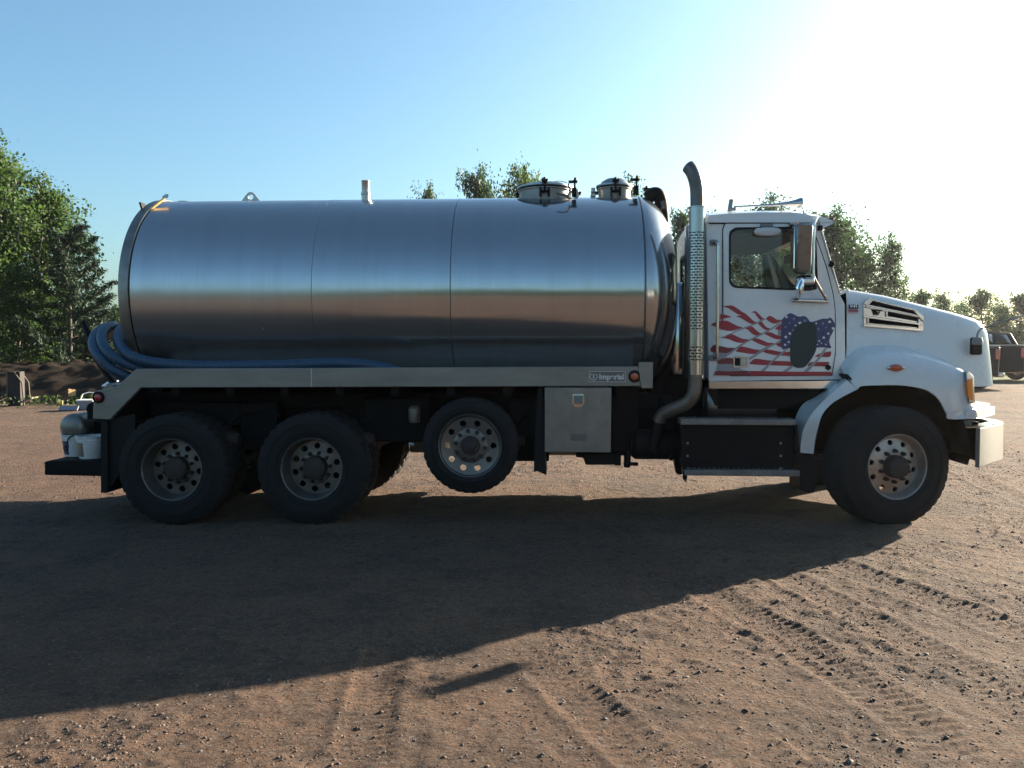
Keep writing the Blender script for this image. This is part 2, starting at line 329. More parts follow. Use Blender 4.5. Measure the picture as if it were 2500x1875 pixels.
def relief(x, y):
    rx, ry = rot(x, y, .6)
    patch = sstep(.40, .66, vnoise(rx * .9 + 11, ry * 1.5 + 4) * .6 + vnoise(rx * 2.3 + 40, ry * 2.6 + 9) * .4)
    h = .018 * (vnoise(rx * .8, ry * .8) - .5) + .012 * (vnoise(rx * 2.1 + 3, ry * 2.1 + 8) - .5)
    rough = .42 + .52 * patch
    for wl, am, a in ((.22, .010, .3), (.11, .011, 1.1), (.058, .011, 2.0), (.034, .0085, .9)):
        qx, qy = rot(x, y, a); n = vnoise(qx / wl + wl * 900, qy / wl + 31); h = h + am * rough * (np.maximum(n - .45, 0) * 1.8 - .25)
    for ax_, ay_, bx_, by_, wd, pit, dep in TRACKS:
        L_ = math.hypot(bx_ - ax_, by_ - ay_); ux, uy = (bx_ - ax_) / L_, (by_ - ay_) / L_
        s_ = (x - ax_) * ux + (y - ay_) * uy; d = -(x - ax_) * uy + (y - ay_) * ux + .05 * np.sin(s_ * 1.3) + .03 * (vnoise(s_ * 2, s_ * 0 + 5) - .5)
        wdw = (1 - sstep(wd * .42, wd * .56, np.abs(d))) * sstep(-.3, .3, s_) * (1 - sstep(L_ - .3, L_ + .3, s_)) * (.70 + .45 * vnoise(s_ * 1.7 + 7, d * 3))
        lug = sstep(-.2, .45, np.sin(2 * math.pi * (s_ / pit + np.abs(d) / wd * .9)) * (np.abs(d) > wd * .12)) * (1 + .3 * np.sign(d))
        berm = np.exp(-((np.abs(d) - wd * .6) / .035) ** 2) * sstep(0, .3, s_) * (1 - sstep(L_ - .3, L_, s_))
        h = h * (1 - .6 * wdw) + wdw * (-dep * .30 + dep * .48 * lug) + .006 * berm
    return h, patch
def grow(start, step, stop, k):
    out = [start]; s_ = step
    while out[-1] < stop: out.append(out[-1] + s_); s_ *= k
    return out
xs_ = np.arange(-4.6, 5.6, .021)
xs = np.array(sorted([-4.6 - v for v in grow(.05, .04, 420, 1.13)] + list(xs_) + [5.6 + v for v in grow(.03, .04, 420, 1.13)]))
yl = [2.3]
while yl[-1] < 14: yl.append(yl[-1] + max(.013, .0042 * yl[-1]))
yl += grow(yl[-1] + .1, .12, 620, 1.10)
ys_all = np.array(sorted([2.3 - v for v in grow(.06, .1, 320, 1.16)] + yl))
X, Y = np.meshgrid(xs, ys_all)
H_, PATCH = relief(X, Y)
fade = sstep(-1.5, 2.0, Y) * (1 - sstep(16, 40, Y)) * sstep(-14, -6, X) * (1 - sstep(7, 16, X))
near_tyre = np.ones_like(X)
tx = (X - TO.x) * XH.x + (Y - TO.y) * XH.y; ty = (X - TO.x) * YH.x + (Y - TO.y) * YH.y
under = sstep(-2.4, -1.8, tx) * (1 - sstep(6.2, 6.8, tx)) * sstep(-.35, -.1, ty) * (1 - sstep(2.6, 3.0, ty))
Z = H_ * fade * (1 - .35 * under) + terrain(X, Y)
def grid_mesh(name, X, Y, Z, mats):
    ny, nx = X.shape; co = np.stack([X, Y, Z], -1).reshape(-1, 3).astype(np.float32)
    i = np.arange(ny - 1)[:, None] * nx + np.arange(nx - 1)[None, :]; q = np.stack([i, i + 1, i + nx + 1, i + nx], -1).reshape(-1, 4)
    me = bpy.data.meshes.new(name); me.vertices.add(len(co)); me.vertices.foreach_set('co', co.ravel())
    me.loops.add(q.size); me.loops.foreach_set('vertex_index', q.ravel().astype(np.int32)); me.polygons.add(len(q)); me.polygons.foreach_set('loop_start', np.arange(0, q.size, 4, dtype=np.int32))
    me.update(calc_edges=True); me.shade_smooth()
    for m_ in mats: me.materials.append(m_)
    return me
def dirt_material():
    m = bpy.data.materials.new('red_brown_dirt'); m.use_nodes = True; nt = m.node_tree; b = nt.nodes['Principled BSDF']; b.inputs['Roughness'].default_value = 0.95; b.inputs['Specular IOR Level'].default_value = 0.15
    g = nt.nodes.new('ShaderNodeNewGeometry'); N_ = lambda t: nt.nodes.new(t)
    def noise(sc_, det, rg=.6, vec=None):
        n_ = N_('ShaderNodeTexNoise'); n_.inputs['Scale'].default_value = sc_; n_.inputs['Detail'].default_value = det; n_.inputs['Roughness'].default_value = rg; nt.links.new(vec or g.outputs['Position'], n_.inputs['Vector']); return n_.outputs['Fac']
    def ramp(v, a, b_):
        r_ = N_('ShaderNodeMapRange'); r_.inputs['From Min'].default_value = a; r_.inputs['From Max'].default_value = b_; nt.links.new(v, r_.inputs['Value']); return r_.outputs[0]
    def mix(f, a, b_):
        x_ = N_('ShaderNodeMix'); x_.data_type = 'RGBA'
        for s_, v in (('A', a), ('B', b_)):
            if isinstance(v, tuple): x_.inputs[s_].default_value = (*v, 1)
            else: nt.links.new(v, x_.inputs[s_])
        if isinstance(f, float): x_.inputs['Factor'].default_value = f
        else: nt.links.new(f, x_.inputs['Factor'])
        return x_.outputs['Result']
    c = mix(ramp(noise(.55, 6), .35, .68), (0.175, 0.108, 0.073), (0.124, 0.086, 0.064))
    c = mix(ramp(noise(1.5, 9, .75), .47, .70), c, (0.0518, 0.0432, 0.0389))
    c = mix(ramp(noise(.22, 4), .50, .72), c, (0.1188, 0.0662, 0.0446))
    c = mix(ramp(noise(13, 5, .75), .50, .78), c, (0.036, 0.027, 0.022))
    c = mix(ramp(noise(55, 3), .45, .8), c, (0.0504, 0.0374, 0.0302))
    v_ = N_('ShaderNodeTexVoronoi'); v_.inputs['Scale'].default_value = 60; nt.links.new(g.outputs['Position'], v_.inputs['Vector'])
    sp_ = N_('ShaderNodeSeparateColor'); nt.links.new(v_.outputs['Color'], sp_.inputs[0])
    c = mix(ramp(sp_.outputs[0], .86, .97), c, (0.1368, 0.1116, 0.0936))
    # grass takes over beyond the yard
    sx = N_('ShaderNodeSeparateXYZ'); nt.links.new(g.outputs['Position'], sx.inputs[0])
    ad = N_('ShaderNodeMath'); ad.operation = 'MULTIPLY_ADD'; nt.links.new(noise(.25, 4), ad.inputs[0]); ad.inputs[1].default_value = 8; nt.links.new(sx.outputs['Y'], ad.inputs[2])
    far = ramp(ad.outputs[0], 34, 38)
    ng = N_('ShaderNodeMath'); ng.operation = 'MULTIPLY'; ng.inputs[1].default_value = -1; nt.links.new(sx.outputs['Y'], ng.inputs[0]); back = ramp(ng.outputs[0], 42, 46)
    mxm = N_('ShaderNodeMath'); mxm.operation = 'MAXIMUM'; nt.links.new(far, mxm.inputs[0]); nt.links.new(back, mxm.inputs[1])
    gr = mix(ramp(noise(.8, 6), .3, .7), (0.055, 0.085, 0.020), (0.085, 0.095, 0.035))
    c = mix(mxm.outputs[0], c, gr); nt.links.new(c, b.inputs['Base Color'])
    bp = N_('ShaderNodeBump'); bp.inputs['Strength'].default_value = 1.0; bp.inputs['Distance'].default_value = .020; nt.links.new(noise(38, 8, .78), bp.inputs['Height'])
    b2 = N_('ShaderNodeBump'); b2.inputs['Strength'].default_value = .9; b2.inputs['Distance'].default_value = .06; nt.links.new(noise(9, 7, .7), b2.inputs['Height']); v2 = N_('ShaderNodeTexVoronoi'); v2.inputs['Scale'].default_value = 42; nt.links.new(g.outputs['Position'], v2.inputs['Vector'])
    b3 = N_('ShaderNodeBump'); b3.invert = True; b3.inputs['Strength'].default_value = .75; b3.inputs['Distance'].default_value = .016; nt.links.new(v2.outputs['Distance'], b3.inputs['Height']); nt.links.new(b2.outputs[0], b3.inputs['Normal']); nt.links.new(b3.outputs[0], bp.inputs['Normal']); nt.links.new(bp.outputs[0], b.inputs['Normal'])
    return m
dirtm = dirt_material()
ground = link('ground', grid_mesh('ground', X, Y, Z, [dirtm])); tag(ground, kind='structure')
# loose stones
def stones(n, seed):
    r = np.random.default_rng(seed)
    bmx = bmesh.new(); bmesh.ops.create_icosphere(bmx, subdivisions=1, radius=1); bv = np.array([v.co[:] for v in bmx.verts]); bf = np.array([[v.index for v in f.verts] for f in bmx.faces]); bmx.free()
    py = 2.45 + (13 - 2.45) * r.random(n * 3) ** 2.1; px = (r.random(n * 3) * 2 - 1) * (1.2 + py * .66)
    _, pt_ = relief(px, py); keep = r.random(n * 3) < (.30 + .70 * pt_); px, py = px[keep][:n], py[keep][:n]; k = len(px)
    hz, _ = relief(px, py)
    size = np.clip(np.exp(r.normal(-5.65, .48, k)), .0026, .014) * (.8 + py * .05)
    size = np.where(((px - TO.x) > -2.3) & (py > 7.3) & (py < 10.8), np.minimum(size, .012), size)
    sc_ = np.stack([size * r.uniform(.8, 1.4, k), size * r.uniform(.8, 1.3, k), size * r.uniform(.5, .9, k)], -1)
    jit = 1 + .42 * (r.random((k, len(bv))) - .5) * 2 * .8
    an = r.random(k) * 6.283; ca, sa = np.cos(an), np.sin(an)
    P = bv[None] * jit[..., None] * sc_[:, None]
    Q_ = np.stack([P[..., 0] * ca[:, None] - P[..., 1] * sa[:, None] + px[:, None], P[..., 0] * sa[:, None] + P[..., 1] * ca[:, None] + py[:, None], P[..., 2] + (hz + -size * .10 + terrain(px, py))[:, None]], -1)
    co = Q_.reshape(-1, 3).astype(np.float32); fc = (bf[None] + (np.arange(k) * len(bv))[:, None, None]).reshape(-1, 3)
    me = bpy.data.meshes.new('gravel'); me.vertices.add(len(co)); me.vertices.foreach_set('co', co.ravel()); me.loops.add(fc.size); me.loops.foreach_set('vertex_index', fc.ravel().astype(np.int32)); me.polygons.add(len(fc)); me.polygons.foreach_set('loop_start', np.arange(0, fc.size, 3, dtype=np.int32)); me.update(calc_edges=True)
    return me
def island_mix(name, cols, rough=.9, transl=0.0):
    m = bpy.data.materials.new(name); m.use_nodes = True; nt = m.node_tree; b = nt.nodes['Principled BSDF']; b.inputs['Roughness'].default_value = rough; b.inputs['Specular IOR Level'].default_value = .25
    g = nt.nodes.new('ShaderNodeNewGeometry'); r_ = nt.nodes.new('ShaderNodeValToRGB'); nt.links.new(g.outputs['Random Per Island'], r_.inputs[0])
    for i, c in enumerate(cols):
        e = r_.color_ramp.elements[i] if i < 2 else r_.color_ramp.elements.new(i / (len(cols) - 1)); e.position = i / (len(cols) - 1); e.color = (*c, 1)
    nt.links.new(r_.outputs[0], b.inputs['Base Color'])
    if transl:
        t = nt.nodes.new('ShaderNodeBsdfTranslucent'); hs_ = nt.nodes.new('ShaderNodeHueSaturation'); hs_.inputs['Value'].default_value = 1.25; hs_.inputs['Hue'].default_value = .49; hs_.inputs['Saturation'].default_value = 1.1
        nt.links.new(r_.outputs[0], hs_.inputs['Color']); nt.links.new(hs_.outputs[0], t.inputs[0]); x_ = nt.nodes.new('ShaderNodeMixShader'); x_.inputs[0].default_value = transl
        o = [q for q in nt.nodes if q.type == 'OUTPUT_MATERIAL'][0]; nt.links.new(b.outputs[0], x_.inputs[1]); nt.links.new(t.outputs[0], x_.inputs[2]); nt.links.new(x_.outputs[0], o.inputs[0])
    return m
stonem = island_mix('mixed_gravel', [(0.0504, 0.0396, 0.0338), (0.0864, 0.0612, 0.0475), (0.1116, 0.0792, 0.0612), (0.0792, 0.0684, 0.0612), (0.1440, 0.1188, 0.1008)])
gm = stones(60000, 3); gm.materials.append(stonem); tag(link('gravel', gm), kind='stuff')

# dark topsoil mound on the left
def mound():
    ux = np.linspace(-40, -5.5, 260); uy = np.linspace(22.0, 36, 110); A, B = np.meshgrid(ux, uy)
    fr = 23.0 + .55 * (vnoise(A * .35, A * 0 + 2) - .5) * 2
    prof_ = sstep(0, 3.6, B - fr) * (1 - sstep(8.5, 13, B - fr)) * sstep(-5.6, -7.6, A)
    hh_ = .98 * prof_ * (.9 + .25 * vnoise(A * .25 + 4, B * .25)) + prof_ * (.20 * (vnoise(A * 1.1, B * 1.3) - .5) + .18 * (vnoise(A * 3.0 + 5, B * 3) - .5) + .12 * (vnoise(A * 6.1, B * 6.1) - .5))
    return grid_mesh('dirt_mound', A, B, hh_ + terrain(A, B) - .08 * (1 - prof_), [mat('dark_topsoil', (0.013, 0.0085, 0.006), .95, var=.6, vscale=1.6, col2=(0.026, 0.018, 0.012), spec=.1, bump=1.0, bscale=5)])
tag(link('dirt_mound', mound()), kind='structure')
GROUNDZ = lambda x, y: float(terrain(np.array([x]), np.array([y]))[0])

# ================================================================== TREES
barkm = mat('grey_bark', (0.10, 0.085, 0.07), .9, var=.5, vscale=8); birchm = mat('pale_birch_bark', (0.50, 0.47, 0.43), .8, var=.6, vscale=5, col2=(0.12, 0.10, 0.09))
aspen = island_mix('aspen_leaves', [(0.028, 0.058, 0.016), (0.042, 0.080, 0.022), (0.058, 0.100, 0.028), (0.044, 0.078, 0.032)], .55, .52)
oakm = island_mix('dark_leaves', [(0.022, 0.048, 0.020), (0.032, 0.064, 0.027), (0.044, 0.080, 0.034)], .55, .45)
pinem = island_mix('pine_needles', [(0.010, 0.024, 0.014), (0.016, 0.034, 0.018), (0.024, 0.044, 0.022)], .7, .15)
def leaves_mesh(name, C_, size, r, mats, aspect=.6, up=0.0):
    n = len(C_); d = r.normal(size=(n, 3)); d[:, 2] += up; d /= np.linalg.norm(d, axis=1)[:, None] + 1e-9
    e = r.normal(size=(n, 3)); e -= d * (e * d).sum(1)[:, None]; e /= np.linalg.norm(e, axis=1)[:, None] + 1e-9
    f = np.cross(d, e); s_ = (size * r.uniform(.6, 1.3, n))[:, None]
    P = np.stack([C_ - e * s_, C_ + f * s_ * aspect + e * s_ * .1, C_ + e * s_, C_ - f * s_ * aspect + e * s_ * .1], 1).reshape(-1, 3).astype(np.float32)
    q = np.arange(n * 4, dtype=np.int32); me = bpy.data.meshes.new(name); me.vertices.add(n * 4); me.vertices.foreach_set('co', P.ravel()); me.loops.add(n * 4); me.loops.foreach_set('vertex_index', q); me.polygons.add(n); me.polygons.foreach_set('loop_start', np.arange(0, n * 4, 4, dtype=np.int32)); me.update(calc_edges=True)
    for m_ in mats: me.materials.append(m_)
    return me
def broadleaf(seed, spread, clear, nl, leafm, bark, leaf=.016, dens=34, top=.9):   # unit height 1
    r = np.random.default_rng(seed); b = MB(); C_ = []
    wob = [Vector((r.normal() * .012, r.normal() * .012, k / 9 * .96)) for k in range(10)]; wob[0] = Vector((0, 0, 0)); b.tube(spline(wob, 3), [.016 * (1 - k / 28) + .0015 for k in range(28)], 8)
    for k in range(nl):
        f = clear + (top - clear) * (k + r.random() * .6) / nl; az = k * 2.4 + r.normal() * .35; u = (f - clear) / (1 - clear)
        ln = spread * (.50 + .75 * math.sin(math.pi * min(1, u * 1.02 + .16))) * (.65 + .6 * r.random()) * (1 - .45 * u); el = R(12 + 48 * u + r.normal() * 9)
        p0 = Vector((wob[min(9, int(f * 9))].x, wob[min(9, int(f * 9))].y, f * .96)); dv = Vector((math.cos(az) * math.cos(el), math.sin(az) * math.cos(el), math.sin(el)))
        p1 = p0 + dv * ln * .55 + Vector((0, 0, .0)); p2 = p0 + dv * ln + Vector((r.normal() * .02, r.normal() * .02, .10 * ln))
        b.tube(spline([p0, p1, p2], 3), [.0055, .005, .0045, .004, .0028, .0018, .001], 5)
        for j in range(9):
            t = .28 + .78 * (j + r.random()) / 9; c0_ = p0.lerp(p2, t) + Vector(r.normal(size=3) * ln * .20)
            if r.random() < .14: continue
            sp_ = .020 + .024 * r.random(); m_ = int(dens * (.5 + r.random())); C_.append(np.array(c0_) + r.normal(size=(m_, 3)) * np.array([sp_, sp_, sp_ * .75]))
    for j in range(7): C_.append(np.array([wob[9].x, wob[9].y, .86 + .02 * j]) + r.normal(size=(dens // 2, 3)) * np.array([.016, .016, .018]))
    C_ = np.concatenate(C_); C_[:, 2] = np.maximum(C_[:, 2], .015 + .03 * r.random(len(C_)))
    return b.mesh('trunk', [bark], 60), leaves_mesh('crown', C_, np.full(len(C_), leaf), r, [leafm])
def pine(seed, spread, leafm):
    r = np.random.default_rng(seed); b = MB(); C_ = []; b.tube([(0, 0, 0), (.004, 0, .5), (0, 0, .99)], [.016, .011, .002], 8)
    for k in range(36):
        f = .09 + .88 * k / 36; az = k * 2.0 + r.normal() * .3; ln = spread * (1.08 - f) ** .75 * (.60 + .65 * r.random())
        p0 = Vector((0, 0, f)); dv = Vector((math.cos(az), math.sin(az), .10 + .3 * f)); p1 = p0 + dv * ln * .5; p2 = p0 + dv * ln + Vector((0, 0, .04 + .10 * ln))
        b.tube(spline([p0, p1, p2], 3), [.004, .0036, .003, .0026, .002, .0014, .0008], 5)
        for j in range(10):
            t = .22 + .8 * (j + r.random() * .5) / 10; c0_ = p0.lerp(p1, t * 2) if t < .5 else p1.lerp(p2, t * 2 - 1); wd = .026 * (1.15 - t) + .008
            C_.append(np.array(c0_) + r.normal(size=(44, 3)) * np.array([wd, wd, .008]) + np.array([0, 0, .006]))
    C_ = np.concatenate(C_); return b.mesh('trunk', [barkm], 60), leaves_mesh('crown', C_, np.full(len(C_), .017), r, [pinem], .22, .0)
KINDS = {'a': broadleaf(1, .26, .10, 34, aspen, birchm, .0078, 84), 'b': broadleaf(2, .34, .08, 32, aspen, barkm, .0088, 78), 'c': broadleaf(3, .30, .18, 30, oakm, barkm, .0098, 60), 'd': broadleaf(4, .42, .10, 30, oakm, barkm, .0125, 46), 'e': broadleaf(5, .22, .22, 26, oakm, barkm, .0092, 50), 'p': pine(6, .40, pinem), 's': broadleaf(8, .62, .04, 30, aspen, barkm, .024, 34, .8)}
def tree(kind, px, top, Yd, label, group, wide=1.0, rz=0.0, name=None, cat='tree'):
    x = (px - 1250) / F * Yd; z0 = GROUNDZ(x, Yd); h = at(px, top, Yd).z - z0
    g = empty(name or {'p': 'pine_tree', 'a': 'aspen_tree', 'b': 'aspen_tree', 's': 'shrub'}.get(kind, 'leafy_tree'), (x, Yd, z0), rz); g.scale = (h * wide, h * wide, h); tag(g, label, cat, group)
    t, c = KINDS[kind]; link('trunk', t, g); link('crown', c, g); return g
GL, GC, GR_ = 'trees at the left edge', 'trees standing behind the tank', 'trees behind the cab and hood'
tree('a', 12, 318, 33, 'tallest tree at the left edge, slender with pale trunk and light leaves', GL, 1.0, .3)
tree('b', -95, 430, 32, 'leafy tree cut off by the left edge of the photo', GL, 1.0, 2.0)
tree('a', 112, 420, 34, 'airy tree right of the tallest tree at the left edge', GL, .95, 4.4)
tree('b', 48, 640, 30.5, 'low bright green tree in front of the tallest left tree', GL, .95, 1.2)
tree('p', 172, 560, 31.0, 'dark pine with long level boughs left of the tank', GL, 1.0, .9)
tree('s', 215, 815, 33.5, 'bright low shrub beneath the pine boughs', GL, .9, .9, cat='shrub')
tree('d', 285, 742, 62, 'distant dark round tree between the pine and the tank', GL, 1.0, .4)
for k, (kd, px, top, Yd, wd, lb) in enumerate((('c', 1048, 443, 50, .5, 'dark small treetop left of the lifting lug on the tank'), ('c', 1175, 400, 48, .62, 'pointed dark treetop left of the wide manhole'), ('e', 1240, 452, 52, .7, 'lower thin treetop between the two tops near the wide manhole'), ('b', 1283, 402, 47, .62, 'yellow green treetop right behind the wide manhole'), ('e', 1535, 418, 50, .7, 'thin treetop behind the narrow manhole'))):
    tree(kd, px, top, Yd, lb, GC, wd, k * 1.3)
for k, (kd, px, top, Yd, wd, lb) in enumerate((('c', 1680, 505, 46, .9, 'dark tree seen between the tank and the exhaust stack'), ('d', 1622, 590, 48, .8, 'low tree in the gap beside the front of the tank'), ('e', 1880, 462, 47, 1.0, 'thin treetop behind the air horn on the cab roof'), ('c', 2035, 500, 42, 1.05, 'tall full tree just right of the windshield'), ('e', 2168, 555, 43, .5, 'slim tree rising over the hood, right of the tall full one'), ('d', 2105, 610, 44, .85, 'broad dark tree over the rear of the hood'), ('d', 2245, 702, 48, .8, 'low tree sloping down behind the hood'), ('c', 2300, 712, 64, .9, 'far tree above the middle of the hood'), ('d', 2345, 735, 66, .8, 'far low tree above the nose of the hood'), ('d', 2392, 702, 62, .95, 'far round tree above the parked pickups'), ('c', 2440, 745, 60, .8, 'far tree right of the round one above the pickups'), ('d', 2490, 712, 58, .9, 'far dark tree cut off by the right edge'), ('c', 2560, 690, 60, 1.0, 'far tree just past the right edge'), ('c', 1800, 560, 49, .9, 'tree seen through the rear of the cab window'), ('d', 1935, 575, 47, .9, 'tree seen through the front of the cab window'))):
    tree(kd, px, top, Yd, lb, GR_, wd, 2.1 + k * 1.7)
for k, (px, top, Yd, lb) in enumerate(((420, 640, 55, 'tree hidden low behind the rear of the tank'), (610, 600, 58, 'tree hidden behind the rear half of the tank'), (800, 585, 54, 'tree hidden behind the middle of the tank'), (1400, 560, 56, 'tree hidden behind the front of the tank'))): tree('cd'[k % 2], px, top, Yd, lb, GC, .9, k * 2.2)
def scrub(name, n, x0_, x1_, y0_, y1_, hmax, seed, m_, size):
    r = np.random.default_rng(seed); x = r.uniform(x0_, x1_, n); y = r.uniform(y0_, y1_, n)
    top = hmax * (.35 + .9 * vnoise(x * .16 + seed, y * .1) * (.6 + .6 * vnoise(x * .9, y * .7 + seed))); z = top * r.random(n) ** .7 + terrain(x, y)
    me = leaves_mesh(name, np.stack([x, y, z], -1), np.full(n, size), r, [m_]); return tag(link(name, me), kind='stuff')
scrub('distant_scrub', 16000, -46, 70, 66, 74, 3.6, 11, oakm, .30)
scrub('scrub', 7000, 14, 40, 40, 43, 1.0, 12, aspen, .12)
scrub('grass', 15000, -36, -6.2, 36, 44, .55, 13, island_mix('mixed_grass', [(0.05, 0.08, 0.018), (0.085, 0.115, 0.03)], .8, .4), .10)  # blades vary at random between two greens
scrub('weeds', 380, -14.5, -8.6, 22.6, 24.2, .34, 14, aspen, .05)
scrub('far_treeline', 12000, -130, 140, -76, -64, 11, 15, oakm, .75)

# scattering volume added to imitate the veil of lens glare
hz = MB(); hz.box(-470, 480, -360, 700, -2.5, 16.5); hm = bpy.data.materials.new('thin_glare_haze'); hm.use_nodes = True; hn = hm.node_tree; hn.nodes.remove(hn.nodes['Principled BSDF'])
pv = hn.nodes.new('ShaderNodeVolumePrincipled'); pv.inputs['Color'].default_value = (.95, .96, 1, 1); pv.inputs['Density'].default_value = GLARE_HAZE; pv.inputs['Anisotropy'].default_value = .6
hn.links.new(pv.outputs[0], hn.nodes['Material Output'].inputs['Volume']); tag(hz.build('glare_haze', hm, None, smooth=0), kind='stuff')

# things behind the camera, seen only as reflections in the tank
shed = empty('shed', (26, -40, 0)); tag(shed, 'long low building reflected in the front of the tank', 'building')
mb = MB(); mb.box(-17, 17, -5, 5, 0, 3.6); mb.build('wall', mat('grey_siding', (0.10, 0.10, 0.11), .7, var=.3, vscale=2), shed)
mb = MB(); mb.prism([(-5.6, 3.5), (0, 5.4), (5.6, 3.5), (5.6, 3.7), (0, 5.62), (-5.6, 3.7)], -17.5, 17.5, 'yz'); mb.build('roof', mat('metal_roof', (0.30, 0.31, 0.33), .4, .5), shed)
for k in range(4): mb = MB(); mb.box(-13 + 8 * k, -9 + 8 * k, 4.99, 5.05, .05, 3.0); mb.build('door', pale, shed)
pole = empty('utility_pole', (-9.5, -28, 0)); tag(pole, 'tall pole reflected as a thin dark line in the tank', 'pole')
mb = MB(); mb.tube([(0, 0, 0), (0, 0, 9)], [.16, .11], 10); mb.build('post', barkm, pole); mb = MB(); mb.box(-1.1, 1.1, -.05, .05, 8.2, 8.35); mb.build('crossarm', barkm, pole)
# ================================================================== THE TANKER TRUCK
truck = empty('tanker_truck', TO, -YAW)
tag(truck, 'long vacuum tanker truck with white cab and big polished stainless tank, nose to the right', 'truck')
bpy.context.view_layer.update()

# ---- tank
TR, TZ = 1.052, 2.268
xr = T(288, 703, YC - TR)[0]; xs = T(1576, 700, YC - TR)[0]
cen = (0, YC, TZ)
mb = MB()
prof = [(TR - .3, xr + 0.06), (TR - .01, xr + 0.085), (TR, xr + 0.092)]
prof += [(TR, xr + 0.092 + (xs - xr - 0.092) * k / 24) for k in range(1, 25)]
mb.lathe(prof, 'x', cen, 160)
tank = mb.build('tank', tankm, truck, smooth=30)
mb = MB()                                               # dished front head
hp = [(TR - .002, xs + 0.006)] + [(TR * math.cos(a) ** 0.72 if k < 15 else 0.002, xs + 0.006 + 0.40 * math.sin(a)) for k, a in [(k, R(90) * k / 15) for k in range(1, 16)]]
mb.lathe(hp, 'x', cen, 96); mb.build('front_head', tankm, truck, smooth=60)
mb = MB(); mb.lathe([(TR + .001, xr + .105), (TR + .012, xr + .10), (TR + .014, xr + .02), (TR + .004, xr), (TR - .05, xr - .01), (TR - .25, xr - .02), (TR - .6, xr - .03), (.01, xr - .03)], 'x', cen, 128)
mb.build('rear_ring', mat('dull_ring_steel', (0.26, 0.245, 0.225), 0.4, 0.8, var=0.4, vscale=5), truck, smooth=35)
mb = MB(); mb.lathe([(TR + .001, xr + .118), (TR + .004, xr + .112), (TR + .001, xr + .104)], 'x', cen, 96); mb.build('ring_gasket', rubberg, truck)
mat('weld_bead', (0.10, 0.10, 0.105), .4, .8)
def seam(px, py, wd=.006):
    x = T(px, py, YC - TR)[0]; m_ = MB(); m_.lathe([(TR, x - wd), (TR + .0035, x), (TR, x + wd)], 'x', cen, 96)
    return m_.build('weld_seam', MATS['weld_bead'], tank)
seam(1099, 700, .006); seam(1576, 700, .010); seam(760, 700, .003)
def top_z(y, r=TR): return TZ + math.sqrt(max(r * r - (y - YC) ** 2, 0.0))
def lug(px, py, y):
    x = T(px, py, y)[0]; z = top_z(y) - .02; m_ = MB()
    out = [(x - .13, z), (x + .13, z), (x + .055, z + .095), (x + .03, z + .122), (x, z + .132), (x - .03, z + .122), (x - .055, z + .095)]
    c = (x, z + .075); n = 28; A = resample(out, n, c); h = [(c[0] + .030 * math.cos(2 * math.pi * k / n), c[1] + .030 * math.sin(2 * math.pi * k / n)) for k in range(n)]
    for yy in (y - .012, y + .012): m_.bridge([(a, yy, b) for a, b in A], [(a, yy, b) for a, b in h])
    m_.bridge([(a, y - .012, b) for a, b in A], [(a, y + .012, b) for a, b in A]); m_.bridge([(a, y - .012, b) for a, b in h], [(a, y + .012, b) for a, b in h])
    return m_.build('lifting_lug', alu, tank)
lug(613, 487, YC); lug(1203, 483, YC + .55)
x = T(893, 480, YC - .1)[0]; z = top_z(YC - .1)
mb = MB(); mb.lathe([(.045, z - .03), (.045, z + .05), (.052, z + .055), (.052, z + .075), (.043, z + .08), (.043, z + .19), (.046, z + .195), (.046, z + .205), (.036, z + .205), (.034, z + .1), (.001, z + .1)], 'z', (x, YC - .1, 0), 24)
mb.build('vent_pipe', alu, tank)
mb = MB(); mb.obox((T(350, 497, YC - .55)[0], YC - .55, top_z(YC - .55) + .01), (.02, .10, .11), Matrix.Rotation(R(-18), 3, 'Y')); mb.obox((T(357, 505, YC - .55)[0], YC - .55, top_z(YC - .55) - .04), (.07, .08, .02)); mb.build('ring_hook', blackm, tank, bevel=.004)
mb = MB(); xx = T(450, 488, YC)[0]; mb.lathe([(.07, top_z(YC) - .01), (.07, top_z(YC) + .012), (.03, top_z(YC) + .018), (.001, top_z(YC) + .018)], 'z', (xx, YC, 0), 16); mb.build('plug', blackm, tank)
pth = spline([V(361, 522, .62), V(372, 508, .66), V(385, 497, .70), V(397, 488, .74), V(404, 481, .76)], 6)
mb = MB(); mb.tube(pth, .014, 10); mb.build('sight_hose', brass, tank)
p = V(399, 484, .75); q = V(408, 477, .77); mb = MB(); mb.tube([p, q], .019, 10); mb.tube([q, q + (q - p) * .25], .010, 8); mb.build('hose_fitting', chrome, tank)
# gauge tube down the rear ring edge
pts = []
for k in range(14):
    a = R(150 - 100 * k / 13); yy = YC - (TR - .035) * math.sin(a); zz = TZ + (TR - .035) * math.cos(a); pts.append((xr - .015, yy, zz))
mb = MB(); mb.tube(pts[:7], .012, 8); mb.build('gauge_tube', MATS['dull_ring_steel'], tank)

